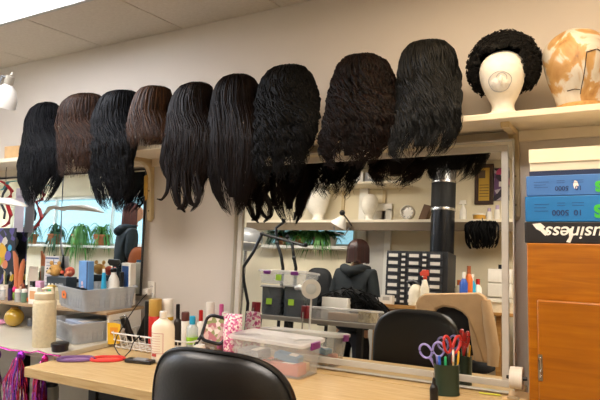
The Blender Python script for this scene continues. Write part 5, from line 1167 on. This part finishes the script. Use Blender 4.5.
pb_ = thing('picture_board', 'poster board of violet and white pictures in the mirror behind the frame stile', 'picture', ((a_[0]+b_[0])/2, Y0+.01, b_[2])); hq = min(a_[2], ZC-.03)-b_[2]
MB().box((0, 0, hq/2), (b_[0]-a_[0], .015, hq)).build('board', ramp_mat('collage', 'voronoi', [(0, '#2a2230'), (.3, '#6a4a72'), (.5, '#b9b0b8'), (.75, '#3a2c3c'), (.9, '#c04a7a')], 14, const=True), pb_); MB().box((0, .009, hq*.5), (.05, .004, .05)).build('pinned_card', whitepl, pb_)
hw_ = mp(483, 224, SY+.02); t = thing('hanging_wig', 'black wavy wig hanging from the far shelf edge in the mirror', 'wig', (hw_[0], SY+.03, SZ-.03))
n_ = 120; P = np.zeros((n_, 18, 3)); tt = np.linspace(0, 1, 18); an = RNG.uniform(0, 6.28, n_); sp = .15*np.sqrt(RNG.rand(n_)); L = RNG.uniform(.12, .26, n_)
P[..., 0] = (sp*np.cos(an))[:, None]*(.75+.3*np.sin(PI*tt))+.008*np.sin(9*tt[None]+an[:, None]); P[..., 1] = .02+(.35*sp*np.sin(an))[:, None]+.03*np.sin(PI*tt); P[..., 2] = -L[:, None]*tt
mb = MB(); lock_mesh(mb, P, np.full((n_, 18), .006), .6, 4); mb.build('hair', blackm, t, smooth='all'); MB().tube([(0, .0, .035), (0, .02, .03), (0, .025, 0)], .005, 6).build('hook', steel, t)
# window plants
potm = M('terracotta', '#a8683c', .8, noise=(20, .1)); leafm = M('leaf_green', '#4f8a3a', .5, noise=(8, .25)); leafd = M('leaf_dark', '#2c5a34', .5, noise=(8, .25))
def plant(lab, x, y, z, r, hpot, n, L, droop, mleaf, up=.6, pm=None, hang=False, seed=0, lim=0):
    rg_ = np.random.RandomState(seed); t = thing('potted_plant', lab, 'plant', (x, y, z))
    MB().lathe([(r*.7, 0), (r*.72, .004), (r*.95, hpot*.8), (r*1.05, hpot*.82), (r*1.05, hpot), (r*.9, hpot), (r*.9, hpot*.9), (.002, hpot*.88)], (0, 0, 0), 24).build('pot', pm or potm, t)
    mb = MB()
    for k in range(n):
        a = rg_.uniform(0, 6.28); l = L*rg_.uniform(.5, 1.); u = up*rg_.uniform(.5, 1.3); tt = np.linspace(0, 1, 10); w_ = .012*rg_.uniform(.7, 1.4)
        rad = l*tt*.62; zz_ = hpot*.9+l*(u*1.6*tt-droop*1.5*tt**2)
        if lim: zz_ = np.where(zz_ > 0, lim*np.tanh(zz_/lim), zz_)
        c_ = np.stack([rad*np.cos(a), np.maximum(-.05, np.minimum(.14, rad*np.sin(a)*.6)), zz_], 1); n2 = np.array([-math.sin(a), math.cos(a), 0])
        wd_ = (w_*np.sin(PI*np.clip(tt*.92+.08, 0, 1)))[:, None]
        v = np.concatenate([c_-n2*wd_, c_+n2*wd_+np.array([0, 0, .001]), c_+np.array([0, 0, -.004])-n2*wd_*.2])
        f_ = [(i, i+1, i+11, i+10) for i in range(9)]+[(i, i+20, i+21, i+1) for i in range(9)]+[(i+10, i+11, i+21, i+20) for i in range(9)]
        mb.add(v, f_)
    mb.build('foliage', mleaf, t, smooth=False); return t
wz = W2[2]
for (x, L, dr, n, m, lab, pmm) in ((283, .46, .70, 150, leafd, 'dense dark green plant at the window end in the mirror', None), (300, .42, .65, 140, leafm, 'bushy green plant in terracotta on the window sill in the mirror', None), (318, .50, .8, 170, leafm, 'largest arching spider plant on the window sill in the mirror', M('pot_brown', '#6a4a34', .7)), (332, .28, .6, 80, leafd, 'small plant in white pot on the window sill in the mirror beside the seated head', whitepl)):
    q = mp(x, 240, Y0+.08); plant(lab, q[0], Y0+.08, wz, .060, .10, n, L, dr, m, .75, pmm, seed=int(x), lim=.185)
for (x, y, L, dr, n, m, lab) in ((82, 208, .55, 1.25, 120, leafm, 'trailing spider plant in terracotta pot in the wall mirror window'), (58, 208, .50, 1.1, 80, leafd, 'leafy plant in the wall mirror window beside the terracotta pot'), (104, 208, .45, 1.0, 90, leafm, 'arching plant in the wall mirror window near the red haired person'), (34, 208, .5, .9, 80, leafd, 'dark plant at the far end of the wall mirror window')):
    q = LEFT.at(x, y, Y=Y0+.08); plant(lab, q[0], Y0+.08, W1[2], .11, .16, n, L, dr, m, .8, seed=int(x)+5)
# task lamp heads hanging by the shelf, black lamp arms
q = mp(341, 221, -2.95); t = thing('shelf_lamp', 'white cone lamp on a black arm clipped to the far shelf in the mirror', 'lamp', (q[0], -2.95, SZ-.05)); zc_ = q[2]-SZ+.05
MB().lathe([(.09, -.06), (.092, -.055), (.04, .03), (.025, .05), (.02, .05)], (0, 0, zc_), 28, R=rot('y', .5)).build('lamp_shade', lampw, t); MB().ball((-.0, -.02, zc_+.09), .03, 16, 10).build('socket', blackpl, t)
MB().tube([(0, -.02, zc_+.09), (.05, -.06, zc_+.02), (.08, -.10, -.02)], .008, 8).build('arm', blackpl, t); MB().tube([(-.07, .02, zc_-.06), (-.04, .03, zc_-.13), (.06, .02, zc_-.15), (.10, .0, zc_-.07)], .006, 8).build('guard_wire', blackpl, t)
LYm = -2.52; Lq = lambda x, y: mp(x, y, LYm)
for pts, lab in ((((248, 303), (244, 282), (243, 268), (254, 251), (262, 234), (285, 240), (306, 246)), 'long black jointed lamp arm rising past the boxes in the mirror'), (((283, 268), (281, 255), (277, 243), (276, 228), (284, 222)), 'short black jointed lamp arm beside the window in the mirror'), (((296, 268), (294, 258), (292, 243), (288, 238)), 'thin black lamp arm with round knob before the window in the mirror')):
    b_ = Lq(*pts[0]); t = thing('lamp_arm', lab, 'lamp', (b_[0], LYm, TZ if 0 else 0))
    pp = [Lq(*v)-np.array([b_[0], LYm, 0]) for v in pts]
    jj = max(1, len(pp)-3)
    MB().tube([np.array([pp[0][0], 0, .02]), pp[0]]+pp[1:jj+1], .017, 8).build('lower_arm', blackpl, t); MB().tube(pp[jj:], .015, 8).build('upper_arm', blackpl, t)
    MB().ball(tuple(pp[jj]), .022, 14, 8).build('joint_knob', blackpl, t); MB().lathe([(.10, 0), (.10, .015), (.02, .03)], (pp[0][0], 0, 0), 24).build('base', blackpl, t); MB().lathe([(.008, -.01), (.018, .0), (.020, .025), (.010, .035)], tuple(pp[-1]), 20, R=rot('x', -.8)).build('lamp_head', blackpl, t)
q = mp(253, 240, -2.9); t = thing('hood_dryer', 'grey dome hood dryer on a stand beyond the frame stile in the mirror', 'hair dryer', (q[0]-.05, -2.85, 0))
MB().ball((0, 0, q[2]), (.17, .17, .13), 28, 14, p=.85).build('hood', M('hood_grey', '#9a9c9e', .3, .2), t, smooth='all'); MB().cyl((0, 0, .03), (0, 0, q[2]-.05), .02, seg=14).build('pole', steel, t); MB().lathe([(.22, 0), (.22, .02), (.04, .04)], (0, 0, 0), 28).build('base', blackpl, t); MB().lathe([(.12, -.08), (.172, -.05), (.172, -.04), (.12, -.06)], (0, 0, q[2]), 28).build('rim', whitepl, t)
# ---- people
skinm = M('skin', '#c99a7c', .55, noise=(20, .04))
def person(lab, x, y, top, hairm, topm, troum, yaw, hair_len, chair_h=None):
    """a standing figure, back to the mirrors, head bent over the work in front of it; faces -Y before the turn"""
    t_sc = top/1.68
    def skin_body(name, verts, edges, m, parent=None, root_i=0, sub=2):
        me = bpy.data.meshes.new(name); me.from_pydata([tuple(c*t_sc for c in v[:3]) for v in verts], edges, [])
        me.materials.append(m); o = bpy.data.objects.new(name, me); COL.objects.link(o)
        if parent: o.parent = parent
        sk = o.modifiers.new('skin', 'SKIN'); sk.use_smooth_shade = True
        for i, v in enumerate(verts):
            d = me.skin_vertices[0].data[i]; r = v[3]; d.radius = (r if not isinstance(r, tuple) else r[0], r if not isinstance(r, tuple) else r[1]); d.use_root = (i == root_i)
        s_ = o.modifiers.new('sub', 'SUBSURF'); s_.levels = sub; s_.render_levels = sub
        return o
    # body: pelvis, spine, neck, legs, arms
    V = [(0, .02, .92, .10), (0, .03, 1.10, .10), (0, .02, 1.28, .12), (0, -.01, 1.42, .06), (0, -.03, 1.50, .048)]
    E = [(0, 1), (1, 2), (2, 3), (3, 4)]
    for s_ in (-1, 1):
        b = len(V); V += [(.09*s_, .02, .86, .085), (.10*s_, .01, .50, .056), (.10*s_, .03, .10, .038), (.105*s_, -.09, .035, .034)]; E += [(0, b), (b, b+1), (b+1, b+2), (b+2, b+3)]
        b = len(V); V += [(.165*s_, .01, 1.37, .052), (.215*s_, .03, 1.11, .042), (.17*s_, -.20, 1.02, .034), (.14*s_, -.29, 1.02, .026)]; E += [(2, b), (b, b+1), (b+1, b+2), (b+2, b+3)]
    body = skin_body('person', V, E, skinm); body.location = (x, y, 0); body.rotation_euler[2] = yaw; tag(body, lab, 'person')
    hm = MB(); head(hm, .245*t_sc, c=(0, -.045*t_sc, 1.435*t_sc), s=.96); hm.build('head', skinm, body, smooth='all')
    for s_ in (-1, 1):
        for k, (dx, L) in enumerate(((-.020, .062), (-.007, .072), (.007, .068), (.020, .052))):
            f_ = MB(); b0 = np.array([(.14*s_+dx), -.315, 1.02])*t_sc; f_.tube([b0, b0+np.array([0, -L*.5, .004]), b0+np.array([0, -L*.85, -.012]), b0+np.array([0, -L, -.028])], [.0095, .0088, .008, .006], 8); f_.build('finger', skinm, body, smooth='all')
        f_ = MB(); b0 = np.array([.14*s_-.026*s_, -.295, 1.02])*t_sc; f_.tube([b0, b0+np.array([-.018*s_, -.025, -.004]), b0+np.array([-.022*s_, -.052, -.014])], [.011, .010, .007], 8); f_.build('thumb', skinm, body, smooth='all')
    # clothes
    HV = [(0, .02, .80, (.18, .13)), (0, .02, .90, (.185, .135)), (0, .03, 1.08, (.165, .12)), (0, .02, 1.27, (.19, .13)), (0, .0, 1.40, (.11, .085))]; HE = [(0, 1), (1, 2), (2, 3), (3, 4)]
    for s_ in (-1, 1):
        b = len(HV); HV += [(.175*s_, .01, 1.355, .075), (.225*s_, .035, 1.11, .062), (.175*s_, -.17, 1.025, .046)]; HE += [(3, b), (b, b+1), (b+1, b+2)]
    skin_body('hoodie', HV, HE, topm, body)
    hood = MB(); hood.tube([np.array(v)*t_sc for v in ((-.11, -.05, 1.42), (-.10, .06, 1.41), (0, .11, 1.37), (.10, .06, 1.41), (.11, -.05, 1.42))], [.025, .045, .055, .045, .025], 12); hood.build('hood', topm, body, smooth='all')
    TV = [(0, .02, .93, (.155, .12)), (.0, .02, .88, (.15, .12))]; TE = [(0, 1)]
    for s_ in (-1, 1):
        b = len(TV); TV += [(.10*s_, .02, .80, .100), (.105*s_, .01, .50, .075), (.105*s_, .03, .08, .066)]; TE += [(1, b), (b, b+1), (b+1, b+2)]
        sh_ = MB(); sh_.ball((.105*s_*t_sc, -.05*t_sc, .035), (.048, .13, .038), 20, 10, p=.8); sh_.build('shoe', blackpl, body, smooth='all')
    skin_body('trousers', TV, TE, M('denim_dark', '#23262e', .85), body)
    # hair: cap and hanging locks
    hb = MB(); hc = np.array([0, -.030, 1.595])*t_sc; n_ = 240
    a = RNG.uniform(-.35, PI+.35, n_); el = RNG.uniform(.05, 1.45, n_); tt = np.linspace(0, 1, 16); P = np.zeros((n_, 16, 3))
    for i in range(n_):
        th_ = np.minimum(PI/2, .15+tt*2.0); ra = np.sin(th_)
        drop = np.maximum(0, tt-.72)/.28*hair_len*RNG.uniform(.75, 1.)
        P[i, :, 0] = hc[0]+.098*ra*math.cos(a[i])*(1+.10*np.minimum(1, drop*6)); P[i, :, 1] = hc[1]+.108*ra*math.sin(a[i])+.012; P[i, :, 2] = hc[2]+.100*np.cos(th_)-drop
    lock_mesh(hb, P, np.full((n_, 16), .008), .5, 4); hb.ball(tuple(hc+np.array([0, .012, .005])), (.094, .098, .096), 24, 14)
    hb.build('hair', hairm, body, smooth='all')
    return body
hoodm = M('hoodie_charcoal', '#1d2326', .9, noise=(30, .1)); aub = hair_mat('hair_auburn', '#22100c', '#452018', .45)
q = mp(358, 241, -2.62); person('person with dark red hair in a charcoal hoodie, seen from behind in the large mirror', q[0], -2.62, q[2], aub, hoodm, None, .12, .13)
q = LEFT.at(131, 203, Y=-2.4); person('person with reddish brown hair in a dark top, at the edge of the wall mirror', q[0], -2.40, q[2], hair_mat('hair_red_brown', '#3a1812', '#6a2e22', .45), M('top_teal_black', '#182427', .9), None, .5, .20)
q = LEFT.at(137, 247, Y=-1.75); oc2 = thing('task_chair', 'orange backed task chair at the edge of the wall mirror', 'chair', (q[0]+.10, -1.72, 0), PI); chair_parts(oc2, q[2], .40, .44, seatz=q[2]-.45, m=M('orange_fabric', '#b8622c', .8))
# ------------------------------------------------------------------ camera, light, picture
cd = bpy.data.cameras.new('camera'); cam = bpy.data.objects.new('camera', cd); COL.objects.link(cam)
cd.sensor_width = 36; cd.lens = 36*F/600; cd.clip_start = .02
cam.location = CAM.tolist(); cam.rotation_euler = (PI/2+PITCH, 0, YAW); S.camera = cam
w = bpy.data.worlds.new('sky'); S.world = w; w.use_nodes = True
bg = w.node_tree.nodes['Background']; bg.inputs[0].default_value = (.42, .78, .95, 1); bg.inputs[1].default_value = 1.1
def area(name, loc, sx, sy, col, e, R):
    l = bpy.data.lights.new(name, 'AREA'); l.shape = 'RECTANGLE'; l.size = sx; l.size_y = sy; l.color = col; l.energy = e
    o = bpy.data.objects.new(name, l); COL.objects.link(o); o.location = loc; o.rotation_euler = R
    return o
area('daylight_window', ((W1[0]+W1[1])/2, Y0-.16, (W1[2]+W1[3])/2), W1[1]-W1[0]-.1, W1[3]-W1[2]-.1, (.45, .80, 1.), 6, (PI/2, 0, 0))
S.view_settings.view_transform = 'Standard'; S.view_settings.look = 'None'; S.view_settings.gamma = 1; S.view_settings.use_curve_mapping = False
S.view_settings.exposure = 0.27
S.cycles.use_denoising = True
S.cycles.max_bounces = 10; S.cycles.transparent_max_bounces = 16; S.cycles.sample_clamp_indirect = 6
